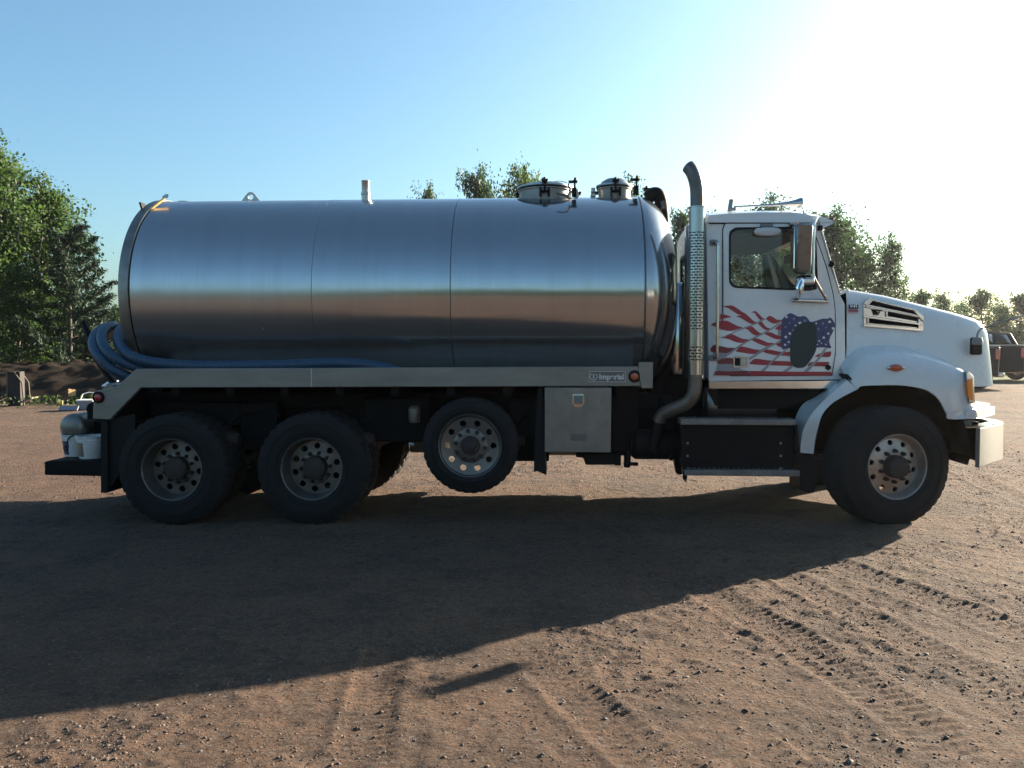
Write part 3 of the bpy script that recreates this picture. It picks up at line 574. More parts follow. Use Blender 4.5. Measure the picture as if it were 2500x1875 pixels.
def manhole(cx, cy, rad, zb, zl, dome, lugs, name='manhole'):
    g = empty(name, (cx, cy, 0), 0, truck)
    m_ = MB(); m_.lathe([(rad * 1.04, zb - .12), (rad * 1.0, zb), (rad, zl - .03), (rad + .015, zl - .025), (rad + .015, zl - .01), (rad - .02, zl - .01)], 'z', (0, 0, 0), 64)
    m_.build('collar', boxm, g)
    m_ = MB(); m_.lathe([(rad + .02, zl - .012), (rad + .022, zl - .006), (rad + .022, zl - .001), (rad - .005, zl - .001)], 'z', (0, 0, 0), 64); m_.build('gasket', rubberg, g)
    m_ = MB(); m_.lathe([(rad + .018, zl), (rad + .028, zl + .006), (rad + .026, zl + .022), (rad * .93, zl + .026), (rad * .8, zl + .03 + dome * .45), (rad * .5, zl + .03 + dome * .85), (rad * .2, zl + .03 + dome), (.001, zl + .03 + dome)], 'z', (0, 0, 0), 64); m_.build('lid', alu, g)
    base = None
    for k in range(4):
        a = R(270 + 90 * k); d = Vector((math.cos(a), math.sin(a), 0)); t = Vector((-d.y, d.x, 0)); Rm = Matrix(((d.x, t.x, 0), (d.y, t.y, 0), (0, 0, 1)))
        if base is None:
            c = MB()
            c.box(rad + .005, rad + .05, -.055, -.035, zl - .12, zl - .03); c.box(rad + .005, rad + .05, .035, .055, zl - .12, zl - .03)
            c.box(rad - .03, rad + .06, -.03, .03, zl + .02, zl + .045); c.tube([(rad + .035, -.055, zl - .07), (rad + .035, .055, zl - .07)], .012, 8)
            c.tube([(rad + .035, 0, zl - .08), (rad + .035, 0, zl + .05)], .011, 8); c.tube([(rad + .035, 0, zl + .04), (rad + .04, 0, zl + .075)], [.016, .013], 8)
            c.tube([(rad + .035, -.035, zl + .05), (rad + .035, .035, zl + .05)], .009, 8)
            base = c.mesh('clamp', [blackm], 30)
        lk = link('clamp', base, g); lk.rotation_euler = (R(6) if k else 0, 0, a)
    for s_ in lugs:                                      # hinge lug
        m_ = MB(); m_.box(s_ * (rad + .03), s_ * (rad + .085), -.05, .05, zl - .10, zl - .065); m_.box(s_ * (rad + .035), s_ * (rad + .08), -.04, .04, zl - .05, zl + .0)
        m_.build('hinge', alu, g, bevel=.006)
    return g
xa, za = T(1331, 470, YC - .05); manhole(xa, YC - .05, T(1394, 470, YC - .05)[0] - xa, top_z(YC), T(1331, 457, YC - .05)[1] - .03, .045, (1,))
xb, zb = T(1500, 455, YC); manhole(xb, YC, T(1539, 460, YC)[0] - xb, top_z(YC), T(1500, 452, YC)[1] - .03, .075, (-1,))
mb = MB(); mb.tube(spline([V(1345, 445, YC - .2), V(1365, 442, YC - .2), V(1385, 446, YC - .2)], 5), .004, 6)
mb.build('lid_chain', brown, truck)
mb = MB(); mb.tube(spline([V(1360, 471, .62), V(1370, 475, .60), V(1380, 476, .60), V(1388, 484, .62)], 5), .011, 8); mb.build('lid_strap', brown, truck)
mb = MB(); mb.tube(spline([V(1388, 450, .75), V(1392, 465, .68), V(1386, 478, .62)], 5), .012, 8)
mb.build('lid_strap', brown, truck)

# vacuum elbow in front of the tank
mb = MB(); mb.tube(spline([V(1582, 484, 1.0), V(1592, 474, 1.0), V(1605, 474, 1.0), V(1613, 490, 1.0), V(1617, 520, 1.0), V(1622, 580, 1.0), V(1630, 640, 1.0)], 6), .068, 18)
mb.build('vacuum_elbow', blackm, truck); mb = MB(); mb.tube([V(1612, 503, 1.0), V(1622, 501, 1.0)], .078, 18); mb.build('elbow_clamp', brown, truck); mb = MB(); mb.tube([V(1612, 511, .95), V(1619, 506, .9)], .013, 8)
mb.build('clamp_bolt', brown, truck); mb = MB(); mb.obox(V(1622, 549, .98), (.10, .05, .03)); mb.tube([V(1624, 549, .95), V(1633, 547, .93)], .02, 8); mb.build('relief_valve', brown, truck)
mb = MB(); mb.tube(spline([V(1616, 545, .95), V(1624, 575, .93), V(1624, 600, .93)], 5), .018, 8); mb.build('relief_hose', brown, truck)

# ---- deck rails
rpoly = [(332, 900), (286, 942), (228, 957), (226, 1023), (268, 1025), (344, 947), (1566, 943), (1566, 894.5)]
rp = TP(rpoly, 0.0)
mb = MB(); mb.prism(rp, 0.0, .05); rail = mb.build('deck_rail', railm, truck, bevel=.008)
mb = MB(); mb.prism(rp, W2 - .05, W2); mb.build('deck_rail', railm, truck, bevel=.008)
mb = MB(); mb.prism(TP([(1560, 884), (1594, 884), (1594, 948), (1566, 948), (1561, 925)], -.02), -.02, .06); mb.build('rail_end_plate', boxm, truck, bevel=.006)
mb = MB(); mb.prism(TP([(759.4, 900), (761.2, 900), (761.2, 944), (759.4, 944)], 0), -.002, .001); mb.build('rail_seam', pale, rail)
zt = T(800, 899, 0)[1]; zb_ = T(800, 944, 0)[1]
x0 = T(335, 900, 0)[0]; x1 = T(1560, 895, 0)[0]
mb = MB(); mb.box(x0 + .05, x1, .055, W2 - .055, zb_ + .01, zb_ + .05)
mb.build('deck_shade_floor', railm, truck); mb = MB()  # full-width plate added to keep skylight off the chassis
for k in range(9):
    xx = x0 + .3 + (x1 - x0 - .5) * k / 8; mb.box(xx, xx + .08, .08, W2 - .08, zb_ - .09, zb_ + .008)
mb.build('cross_member', blackm, truck)
mb = MB()
for k in range(5):                                        # saddles that carry the tank
    xx = x0 + .5 + (x1 - x0 - .9) * k / 4; mb = MB()
    mb.prism([(YC - .55, zb_ + .05), (YC + .55, zb_ + .05), (YC + .5, TZ - .90), (YC + .4, TZ - 1.0), (YC, TZ - 1.06), (YC - .4, TZ - 1.0), (YC - .5, TZ - .90)], xx, xx + .12, 'yz'); mb.build('tank_saddle', blackm, truck)
def marker(px, py, lens, y=0.0, parent=None):
    xx, zz = T(px, py, y); g = MB(); g.lathe([(.058, y + .001), (.058, y - .014), (.050, y - .02), (.038, y - .02), (.036, y - .008), (.001, y - .008)], 'y', (xx, 0, zz), 28)
    o = g.build('marker_light', rubberg, truck); g = MB(); g.lathe([(.0355, y - .008), (.0345, y - .02), (.022, y - .026), (.001, y - .028)], 'y', (xx, 0, zz), 24); g.build('lens', lens, o); return o
marker(241, 970, red); marker(1549, 919, orange)
# name plate
a = T(1437.7, 906.4, 0); b_ = T(1526.7, 932.5, 0); pm = mat('name_plate', (0.13, 0.125, 0.12), 0.4, 0.6)
fm = mat('plate_lettering', (0.52, 0.52, 0.51), 0.35, 0.3)
mb = MB(); mb.box(a[0], b_[0], -.004, .0, b_[1], a[1]); npl = mb.build('name_plate', pm, truck)
mb = MB(); t_ = .004
for bx in ((a[0], b_[0], a[1] - t_, a[1]), (a[0], b_[0], b_[1], b_[1] + t_), (a[0], a[0] + t_, b_[1] + t_, a[1] - t_), (b_[0] - t_, b_[0], b_[1] + t_, a[1] - t_)): mb.box(bx[0], bx[1], -.0065, -.0041, bx[2], bx[3])
mb.build('plate_border', fm, npl)
hh = a[1] - b_[1]; ww = b_[0] - a[0]
text_mesh('Imperial', hh * .72, face_near(a[0] + ww * .62, -.0055, (a[1] + b_[1]) / 2 - .003), fm, 'lettering', npl, bold=.0022)
mb = MB(); cx_, cz_ = a[0] + ww * .13, (a[1] + b_[1]) / 2
n = 40
for r0, r1, sp in ((.030, .037, 300), (.0, .0, 0)):
    if r1:
        i_ = [(cx_ + r0 * math.cos(R(90 + 8 + sp * k / n)), -.0055, cz_ + r0 * math.sin(R(98 + 22 + sp * k / n))) for k in range(n)]
        for k in range(n - 1):
            aa, bb = R(120 + sp * k / n), R(120 + sp * (k + 1) / n)
            mb.add([(cx_ + q * math.cos(u), -.0060, cz_ + q * math.sin(u)) for q, u in ((r0, aa), (r1, aa), (r1, bb), (r0, bb))], [(0, 1, 2, 3)])
mb.obox((cx_, -.0058, cz_ + .002), (.010, .003, .030)); mb.obox((cx_, -.0058, cz_ + .018), (.022, .0025, .006)); mb.obox((cx_, -.0058, cz_ - .014), (.022, .0025, .006))
mb.build('emblem', fm, npl, smooth=0)

# ---- chassis
mb = MB(); xF = T(2385, 1060, .8)[0]; xR = T(215, 1060, .8)[0]
for y in (.78, W2 - .86): mb.box(xR, xF, y, y + .08, .80, 1.08)
for k in range(12): xx = xR + .15 + (xF - xR - .5) * k / 11; mb.box(xx, xx + .10, .865, W2 - .865, .84, 1.04)
mb.build('frame_rail', blackm, truck)
mb = MB(); mb.box(xR + .35, T(1640, 1000, .8)[0], .72, W2 - .72, 1.085, zb_ - .095); mb.build('sub_frame', blackm, truck, bevel=.01)
mb = MB(); mb.box(T(1600, 1000, .8)[0], T(2330, 1000, .8)[0], .83, W2 - .83, .62, 1.42); mb.box(T(1950, 900, .8)[0], T(2350, 900, .8)[0], .6, W2 - .6, .98, 1.6); mb.box(T(1745, 960, .5)[0], T(1960, 960, .5)[0], .32, W2 - .32, 1.12, 1.40)
mb.build('engine_block', dark, truck)

# ---- wheels
def tyre_mesh(Rt, wd, nlug, deep, name):
    m_ = MB(); n_ = nlug * 4
    prof_ = [(.292, .03), (.300, .012), (.33, .0), (Rt * .74, -.012), (Rt * .86, -.002), (Rt - .035, .012), (Rt - .008, .024), (Rt, .045), (Rt, .075), (Rt - .01, .082), (Rt - .01, .09), (Rt, .097)]
    full = prof_ + [(r, wd - a) for r, a in reversed(prof_)]
    L = len(full)
    def rf(i, j, r):
        if r >= Rt - .009:
            ph = (j + (2 if i > L / 2 else 0)) % 4
            return r - deep if ph == 0 else r
        return r
    m_.lathe(full[:7], 'y', (0, 0, 0), n_, rf=rf); m_.lathe(full[6:L - 6], 'y', (0, 0, 0), n_, m=1, rf=lambda i, j, r: rf(i + 6, j, r)); m_.lathe(full[L - 7:], 'y', (0, 0, 0), n_, rf=lambda i, j, r: rf(i + L - 7, j, r))
    for rr in (.345, Rt * .8):
        m_.lathe([(rr, -.0125), (rr + .004, -.0165), (rr + .008, -.0125)], 'y', (0, .002, 0), 64)
    return m_.mesh(name, [rubber, dusttread], 28)
def rim_mesh(prof_, r1, r2, yd, yd2, rc, rh, name, m_, hub_r):
    b = MB(); n = 10; q = 24
    b.lathe(prof_, 'y', (0, 0, 0), 72)
    def yr(r): return yd + (yd2 - yd) * (r2 - r) / (r2 - r1)
    for k in range(n):
        a0 = 2 * math.pi * (k - .5) / n; a1 = 2 * math.pi * (k + .5) / n; am = (a0 + a1) / 2
        bd = []
        for j in range(6): bd.append((r2, a0 + (a1 - a0) * j / 6))
        for j in range(6): bd.append((r2 + (r1 - r2) * j / 6, a1))
        for j in range(6): bd.append((r1, a1 + (a0 - a1) * j / 6))
        for j in range(6): bd.append((r1 + (r2 - r1) * j / 6, a0))
        A = [(r * math.cos(t), yr(r), r * math.sin(t)) for r, t in bd]
        hc = Vector((rc * math.cos(am), rc * math.sin(am)))
        H, H2 = [], []
        for (ax, _, az) in A:
            d = (Vector((ax, az)) - hc).normalized() * rh; hx, hz = hc.x + d.x, hc.y + d.y; rr = math.hypot(hx, hz)
            H.append((hx, yr(rr), hz)); H2.append((hx, yr(rr) + .02, hz))
        b.bridge(A, H); b.bridge(H, H2)
    b.lathe([(r1, yd2), (r1 - .012, yd2 - .006), (hub_r, yd2 - .006)], 'y', (0, 0, 0), 48)
    return b.mesh(name, [m_], 40)
def hub_mesh(r, y0, y1, name, flat=False):
    b = MB()
    if flat: b.lathe([(r, y0), (r, y1 + .02), (r * .95, y1 + .006), (r * .62, y1), (r * .58, y1 - .012), (r * .2, y1 - .02), (.001, y1 - .022)], 'y', (0, 0, 0), 40)
    else: b.lathe([(r * 1.02, y0), (r, y1 + .03), (r * .95, y1 + .01), (r * .8, y1), (.001, y1)], 'y', (0, 0, 0), 40)
    for k in range(8): a = 2 * math.pi * k / 8; b.obox((r * .82 * math.cos(a), y1 + .004, r * .82 * math.sin(a)), (.018, .02, .018))
    return b.mesh(name, [hubm], 40)
nb = MB(); nb.lathe([(.021, .004), (.021, -.012), (.0165, -.014), (.0165, -.042), (.012, -.052), (.001, -.054)], 'y', (0, 0, 0), 6); nut_me = nb.mesh('lug_nut', [hubm], 30)
drum = MB(); drum.lathe([(.001, .10), (.205, .10), (.215, .13), (.215, .28), (.001, .28)], 'y', (0, 0, 0), 32); drum_me = drum.mesh('brake_drum', [blackm], 40)
ty_d = tyre_mesh(.548, .275, 34, .014, 'drive_tyre'); ty_f = tyre_mesh(.555, .40, 40, .008, 'wide_tyre'); ty_p = tyre_mesh(.462, .255, 36, .008, 'small_tyre')
lip = [(.292, .05), (.304, .020), (.306, .006), (.300, .000), (.292, .006), (.287, .03)]
rm_d = rim_mesh(lip + [(.278, .06), (.272, .13), (.262, .165)], .165, .262, .165, .160, .213, .031, 'deep_rim', rimm, .10)
rm_f = rim_mesh(lip + [(.278, .045), (.270, .075), (.258, .088)], .165, .258, .088, .070, .222, .026, 'front_rim', rimf, .10)
rm_p = rim_mesh(lip + [(.283, .020), (.276, .024), (.268, .026)], .165, .268, .026, .045, .223, .030, 'shallow_rim', rimm, .09)
hb_d = hub_mesh(.116, .17, .065, 'drive_hub'); hb_f = hub_mesh(.106, .07, -.035, 'front_hub'); hb_p = hub_mesh(.092, .05, -.01, 'small_hub', True)
def wheel(x, y, z, kind, far=False, steer=0, full=True, spin=0):
    g = empty('wheel', (x, y, z), steer + (math.pi if far else 0), truck)
    t, r_, h_, ydn = {'d': (ty_d, rm_d, hb_d, .157), 'f': (ty_f, rm_f, hb_f, .066), 'p': (ty_p, rm_p, hb_p, .040)}[kind]
    link('tyre', t, g); q = link('rim', r_, g); q.rotation_euler = (0, spin, 0)
    if full:
        link('hub', h_, g)
        for k in range(10):
            a = 2 * math.pi * (k + .25) / 10 + spin; link('lug_nut', nut_me, g, Matrix.Translation((.143 * math.cos(a), ydn, -.143 * math.sin(a))) @ Matrix.Rotation(a, 4, 'Y'))
        link('brake_drum', drum_me, g, Matrix.Translation((0, .10 if kind == 'd' else .02, 0)))
    return g
ax1 = T(418, 1149, 0); ax2 = T(760, 1144, 0); ax3 = T(1147, 1089, 0); ax4 = T(2195, 1141.5, -.10)
for i, (x, _) in enumerate((ax1, ax2)):
    z = (.522, .540)[i]
    wheel(x, 0, z, 'd', spin=R(9 + 13 * i)); wheel(x, .335, z, 'd', full=False); wheel(x, W2, z, 'd', True); wheel(x, W2 - .335, z, 'd', True, full=False)
wheel(ax3[0], .0, ax3[1], 'p', spin=R(0)); wheel(ax3[0], W2, ax3[1], 'p', True)
wheel(ax4[0], -.08, .617, 'f', steer=R(14), spin=R(10)); wheel(ax4[0], W2 + .08, .617, 'f', True, steer=R(14))
mb = MB()
for x, z in (ax1, ax2): mb.tube([(x, .3, .52), (x, W2 - .3, .52)], .075, 12); mb.lathe([(.08, YC - .25), (.19, YC - .12), (.22, YC), (.19, YC + .12), (.08, YC + .25)], 'y', (x, 0, .52), 20)
mb.tube([(ax3[0], .2, ax3[1]), (ax3[0], W2 - .2, ax3[1])], .06, 12); mb.tube([(ax4[0], .4, .617), (ax4[0], W2 - .4, .617)], .06, 12)
mb.build('axle', blackm, truck)
mb = MB()                                                 # suspension, air bags, tanks between the frame and the wheels
for y in (.62, W2 - .74):
    mb.prism([(ax1[0] - .3, .62), (ax1[0] + .05, .72), (ax2[0] - .05, .72), (ax2[0] + .3, .62), (ax2[0] + .2, .88), (ax1[0] - .2, .88)], y, y + .12)
    for xx in (ax1[0] - .28, ax2[0] + .30): mb.lathe([(.001, .60), (.12, .60), (.135, .68), (.12, .75), (.135, .82), (.12, .9), (.001, .9)], 'z', (xx, y + .06, 0), 18)
mb.box(ax2[0] + .42, ax3[0] - .45, .45, 1.95, .76, 1.20); mb.box(ax3[0] + .35, ax3[0] + .75, .40, 2.0, .58, 1.20); mb.box(ax1[0] - .45, ax1[0] + .5, .50, 1.95, .92, 1.15)
mb.box(ax1[0] + .5, ax2[0] - .5, .50, 1.95, .66, 1.15); mb.box(ax2[0] + .35, ax2[0] + .5, .5, 1.95, .66, 1.1)
mb.build('suspension', blackm, truck, bevel=.01)
for xq, yq in ((ax1[0] + .42, .40), (ax2[0] + .42, .40), (ax3[0] + .40, .36)):      # brake chambers and their air lines
    mb = MB(); mb.lathe([(.001, -.11), (.06, -.11), (.08, -.06), (.088, -.005), (.088, .005), (.08, .06), (.06, .11), (.001, .11)], 'x', (xq, yq, .78), 20); mb.build('brake_chamber', hubm, truck)
    mb = MB(); mb.tube(spline([(xq, yq, .86), (xq + .06, yq, 1.0), (xq + .25, yq + .08, 1.06), (xq + .5, yq + .1, 1.02)], 5), .012, 8); mb.build('air_line', rubberg, truck)
x, z = T(1012, 1012, .30); mb = MB(); mb.lathe([(.001, -.08), (.05, -.08), (.06, -.04), (.062, .06), (.035, .09), (.001, .09)], 'z', (x, .30, z), 18); mb.box(x - .03, x + .03, .29, .6, z - .02, z + .02)
mb.build('air_valve', boxm, truck); x, z = T(998, 1083, .45); mb = MB(); mb.tube([(x, .45, z), (x + .05, .45, z - .01)], .016, 8); mb.build('valve_tag', pale, truck)

# ---- mud flaps, rear deck
mb = MB(); mb.prism(TP([(247, 1027), (330, 1010), (330, 1100), (262, 1203), (247, 1203)], .06), .055, .07); mb.prism(TP([(246, 1027), (262, 1027), (262, 1203), (247, 1203)], .02), .02, .62)
mb.build('mud_flap', rubberg, truck)
mb = MB(); mb.prism(TP([(1313, 948), (1326, 948), (1330, 1100), (1334, 1160), (1312, 1150), (1303, 1152), (1307, 1050)], .06), .06, .60); mb.build('mud_flap', rubberg, truck)
pt = TP([(108, 1127), (128, 1124), (250, 1124), (250, 1163), (108, 1160)], 0.05)
mb = MB(); mb.prism(pt, .05, W2 - .05); mb.box(pt[0][0], pt[2][0] + .5, .5, .62, pt[0][1] - .02, .95); mb.build('rear_bumper', blackm, truck, bevel=.012)
zdk = pt[1][1]
x, z = T(178, 1043, .35); mb = MB(); mb.lathe([(.001, .22), (.06, .225), (.11, .24), (.136, .27), (.14, .30), (.14, 1.9), (.12, 1.95), (.001, 1.97)], 'y', (x, .08, z), 40); mb.build('rear_cylinder', boxm, truck, smooth=50)
mb = MB(); mb.tube([V(172, 1084, .32), V(160, 1091, .30)], .013, 8); mb.tube([V(160 + 5 * math.cos(u), 1095 + 5 * math.sin(u), .29) for u in [k * math.pi / 6 for k in range(13)]], .004, 6); mb.tube(spline([V(188, 1062, .3), V(172, 1066, .26), V(165, 1078, .28), V(172, 1100, .3)], 4), .006, 6)
mb.build('valve_lever', blackm, truck)
# hose cradle
pl = [V(204, 787, .9), V(212, 806, .85), V(219, 826, .8), V(228, 860, .7), V(262, 915, .55), V(290, 950, .45)]
mb = MB(); mb.tube(spline(pl, 5), .035, 6); mb.build('hose_hook', blackm, truck)
mb = MB(); mb.prism(TP([(240, 985), (300, 950), (300, 1020), (240, 1020)], .3), .10, W2 - .1); mb.build('rear_cross_beam', blackm, truck)
mb = MB(); mb.prism(TP([(256, 965), (275, 935), (290, 940), (286, 965)], .3), .2, .5); mb.build('rear_bracket', railm, truck)

# ---- tool box
a = T(1330, 946, -.01); b_ = T(1491.6, 1105, -.01)
mb = MB(); mb.box(a[0] + .012, b_[0] - .012, .012, .60, b_[1] + .012, a[1] - .006); tb = mb.build('tool_box', boxm, truck, bevel=.006)
mb = MB(); mb.box(a[0], b_[0], -.012, .008, b_[1], a[1]); dr = mb.build('tool_box_door', boxm, truck, bevel=.005)
lx, lz = T(1411.7, 976, -.012)
mb = MB(); op = [(lx - .058, lz + .055), (lx + .058, lz + .055), (lx + .058, lz - .035), (lx + .03, lz - .07), (lx - .03, lz - .07), (lx - .058, lz - .035)]
ip = [(lx - .040, lz + .040), (lx + .040, lz + .040), (lx + .040, lz - .022), (lx + .04, lz - .04), (lx - .04, lz - .04), (lx - .040, lz - .022)]
mb.bridge([(p[0], -.019, p[1]) for p in op], [(p[0], -.021, p[1]) for p in ip]); mb.bridge([(p[0], -.012, p[1]) for p in op], [(p[0], -.019, p[1]) for p in op]); mb.bridge([(p[0], -.021, p[1]) for p in ip], [(p[0], -.0125, p[1]) for p in ip])
mb.build('latch_frame', chrome, dr); mb = MB(); mb.box(lx - .034, lx + .034, -.018, -.0125, lz - .022, lz + .034); mb.lathe([(.014, -.018), (.014, -.024), (.001, -.025)], 'y', (lx, 0, lz + .006), 14); mb.build('latch_handle', grey, dr)
mb = MB(); sx_, sz_ = T(1412, 1070, -.012)
mb.prism([(sx_ - .075, sz_ + .028), (sx_ - .06, sz_ + .042), (sx_ + .065, sz_ + .042), (sx_ + .078, sz_ + .028), (sx_ + .078, sz_ - .02), (sx_ - .078, sz_ - .02)], -.02, -.0125); mb.build('door_pull', MATS['name_plate'], dr, bevel=.004)
mb = MB()
for px in (1355, 1468): x, z = T(px, 981, -.012); mb.lathe([(.006, -.012), (.005, -.016), (.001, -.017)], 'y', (x, 0, z), 8)
mb.build('rivet', blackm, dr)
mb = MB(); mb.prism(TP([(1406, 1106), (1500, 1106), (1500, 1135), (1430, 1135), (1424, 1118), (1406, 1116)], .25), .25, .9); mb.prism(TP([(1493, 940), (1560, 940), (1560, 1090), (1540, 1112), (1493, 1112)], .42), .42, 1.0)
mb.prism(TP([(1500, 1106), (1516, 1106), (1516, 1137), (1500, 1137)], .3), .3, .8)
mb.tube([V(1532, 1100, .3), V(1531, 1141, .3)], .035, 8); mb.tube([V(1531, 1132, .3), V(1558, 1133, .3)], .02, 8); mb.build('under_tank', blackm, truck, bevel=.008)
# boxes and fuel tanks along the far side
for xa_, xb_, zb2 in ((ax2[0] + .62, ax3[0] - .50, .47), (ax3[0] + .52, T(1640, 1000, 2.2)[0], .45)):
    mb = MB(); mb.box(xa_, xb_, 1.88, W2 - .02, zb2, 1.14); mb.build('tool_box', boxm, truck, bevel=.02)
xa_, xb_ = T(1700, 1000, 2.2)[0], T(2010, 1000, 2.2)[0]
mb = MB(); mb.lathe([(.001, xa_), (.28, xa_ + .01), (.31, xa_ + .05), (.31, xb_ - .05), (.28, xb_ - .01), (.001, xb_)], 'x', (0, W2 - .34, .76), 32); mb.build('fuel_tank', alu, truck)
# ================================================================== CAB
YS = .22                                                   # near side of the cab
def mir(y): return W2 - y
side_px = [(1725, 541), (1996, 543), (2012, 585), (2032, 655), (2047, 714), (2062, 742), (2064, 926), (1731, 930), (1728, 740)]
win_px = [(1781, 557), (1990, 555), (1996, 709), (1781, 701)]
side = TP(side_px, YS); win = rrect(TP(win_px, YS), .085)
wc = tuple(sum(p[i] for p in TP(win_px, YS)) / 4 for i in (0, 1))
N = 96
SO = resample(side, N, wc); SW = resample(win, N, wc)
cab = empty('cab', (0, 0, 0), 0, truck)
for y, nm in ((YS, 0), (mir(YS), 1)):
    s_ = 1 if nm == 0 else -1
    mb = MB(); mb.bridge([(a, y, b) for a, b in SO], [(a, y, b) for a, b in SW]); mb.bridge([(a, y + .05 * s_, b) for a, b in SO], [(a, y + .05 * s_, b) for a, b in SW], 1)
    mb.bridge([(a, y, b) for a, b in SW], [(a, y + .05 * s_, b) for a, b in SW], 1); mb.bridge([(a, y, b) for a, b in SO], [(a, y + .05 * s_, b) for a, b in SO])
    mb.build('side_panel', [white, interior], cab, smooth=30)
# doors: proud of the side, dark joint round the edge
door_px = [(1764, 543.5), (1980, 543.5), (1998, 590), (2020, 655), (2034, 712), (2040, 750), (2041, 916), (1764, 917)]
dpl = rrect(TP(door_px, YS - .012), .035); DO = resample(dpl, N, wc)
win2 = rrect(TP(win_px, YS - .012), .085); DW = resample(win2, N, wc)
def door(y, s_, nm):
    m_ = MB(); A = inset(DO, .008); C_ = [(q[0] - (q[0] - wc[0]) * .012, q[1] - (q[1] - wc[1]) * .012) for q in A]
    m_.bridge([(a, y + .012 * s_, b) for a, b in A], [(a, y + .004 * s_, b) for a, b in A]); m_.bridge([(a, y + .004 * s_, b) for a, b in A], [(a, y, b) for a, b in C_]); m_.bridge([(a, y, b) for a, b in C_], [(a, y, b) for a, b in DW]); m_.bridge([(a, y, b) for a, b in DW], [(a, y + .03 * s_, b) for a, b in DW])
    d = m_.build(nm, white, truck, smooth=40)
    m_ = MB(); B = [(q[0] + (q[0] - wc[0]) * .006, q[1] + (q[1] - wc[1]) * .006) for q in DO]
    m_.bridge([(a, y + .0085 * s_, b) for a, b in B], [(a, y + .0085 * s_, b) for a, b in inset(DO, .02)]); m_.build('door_seal', rubberg, d)
    m_ = MB(); E_ = [(q[0] + (q[0] - wc[0]) * .016, q[1] + (q[1] - wc[1]) * .026) for q in DW]; I_ = [(q[0] - (q[0] - wc[0]) * .030, q[1] - (q[1] - wc[1]) * .045) for q in DW]
    m_.bridge([(a, y - .004 * s_, b) for a, b in E_], [(a, y - .004 * s_, b) for a, b in I_]); m_.bridge([(a, y - .004 * s_, b) for a, b in E_], [(a, y + .002 * s_, b) for a, b in E_]); m_.bridge([(a, y - .004 * s_, b) for a, b in I_], [(a, y + .03 * s_, b) for a, b in I_])
    m_.build('window_seal', rubberg, d)
    m_ = MB(); m_.add([(a, y + .012 * s_, b) for a, b in DW], [tuple(range(N))]); m_.build('window_pane', cabglass, d)
    return d
dn = door(YS - .012, 1, 'door'); door(mir(YS - .012), -1, 'door')
# quarter pane: black lower front corner behind the mirror
mb = MB(); mb.prism(TP([(1945, 680), (1952, 672), (1990, 672), (1994, 707), (1946, 704)], YS - .014), YS - .016, YS + .02); mb.prism(TP([(1958, 560), (1963, 560), (1963, 700), (1958, 700)], YS - .010), YS - .008, YS + .02); mb.build('quarter_frame', rubberg, dn)
# rear wall with window
xb0 = side[0][0]; xbb = side[7][0]; zT = side[0][1]; zB = side[7][1]
mb = MB()
RO = resample([(YS + .0, zB), (mir(YS), zB), (mir(YS), zT - .02), (mir(YS) - .12, zT), (YS + .12, zT), (YS, zT - .02)], 64, (YC, 2.45)); RW = resample(rrect([(.46, 2.16), (1.98, 2.16), (1.98, 2.74), (.46, 2.74)], .1), 64, (YC, 2.45))
fx = lambda z: xb0 + (xbb - xb0) * (zT - z) / (zT - zB)
mb.bridge([(fx(b), a, b) for a, b in RO], [(fx(b), a, b) for a, b in RW]); mb.bridge([(fx(b) + .04, a, b) for a, b in RO], [(fx(b) + .04, a, b) for a, b in RW], 1); mb.bridge([(fx(b), a, b) for a, b in RW], [(fx(b) + .04, a, b) for a, b in RW], 1)
mb.build('rear_wall', [white, interior], cab)
mb = MB(); mb.add([(fx(b) + .01, a, b) for a, b in RW], [tuple(range(64))]); mb.build('rear_window', tintglass, cab)
mb = MB(); mb.bridge([(fx(b) - .006, a + (a - YC) * .03, b + (b - 2.45) * .06) for a, b in RW], [(fx(b) - .006, a - (a - YC) * .03, b - (b - 2.45) * .07) for a, b in RW]); mb.build('rear_window_seal', rubberg, cab)
# windshield
wa = T(2003, 566, YS)
wb = T(2047, 714, YS)
mb = MB(); mb.add([(wa[0] - .01, YS + .06, wa[1]), (wb[0] - .01, YS + .06, wb[1]), (wb[0] + .05, YC, wb[1]), (wb[0] - .01, mir(YS) - .06, wb[1]), (wa[0] - .01, mir(YS) - .06, wa[1]), (wa[0] + .05, YC, wa[1])], [(0, 1, 2, 5), (5, 2, 3, 4)]); mb.build('windshield', cabglass, cab)
mb = MB()
for y in (YS + .04, mir(YS) - .04): mb.tube([(wa[0] - .03, y, wa[1] + .1), (wb[0] - .01, y, wb[1] - .02)], .035, 8)
mb.box(wa[0] - .08, wa[0] + .04, YS + .05, mir(YS) - .05, wa[1], wa[1] + .12); mb.build('windshield_frame', white, cab)
mb = MB(); mb.tube([V(2004, 560, YS - .012), V(2050, 716, YS - .012)], .010, 8); mb.build('pillar_trim', chrome, cab)
mb = MB(); mb.obox(V(2002, 557, YS - .02), (.05, .02, .05)); mb.obox(V(2030, 645, YS - .02), (.045, .025, .055), Matrix.Rotation(R(20), 3, 'Y')); mb.build('antenna_bracket', rubberg, cab, bevel=.006)
mb = MB(); mb.tube([V(1977, 446, YS - .02), V(1990, 500, YS - .02), V(2003, 556, YS - .02)], [.0015, .003, .006], 6); mb.build('antenna', grey, cab)
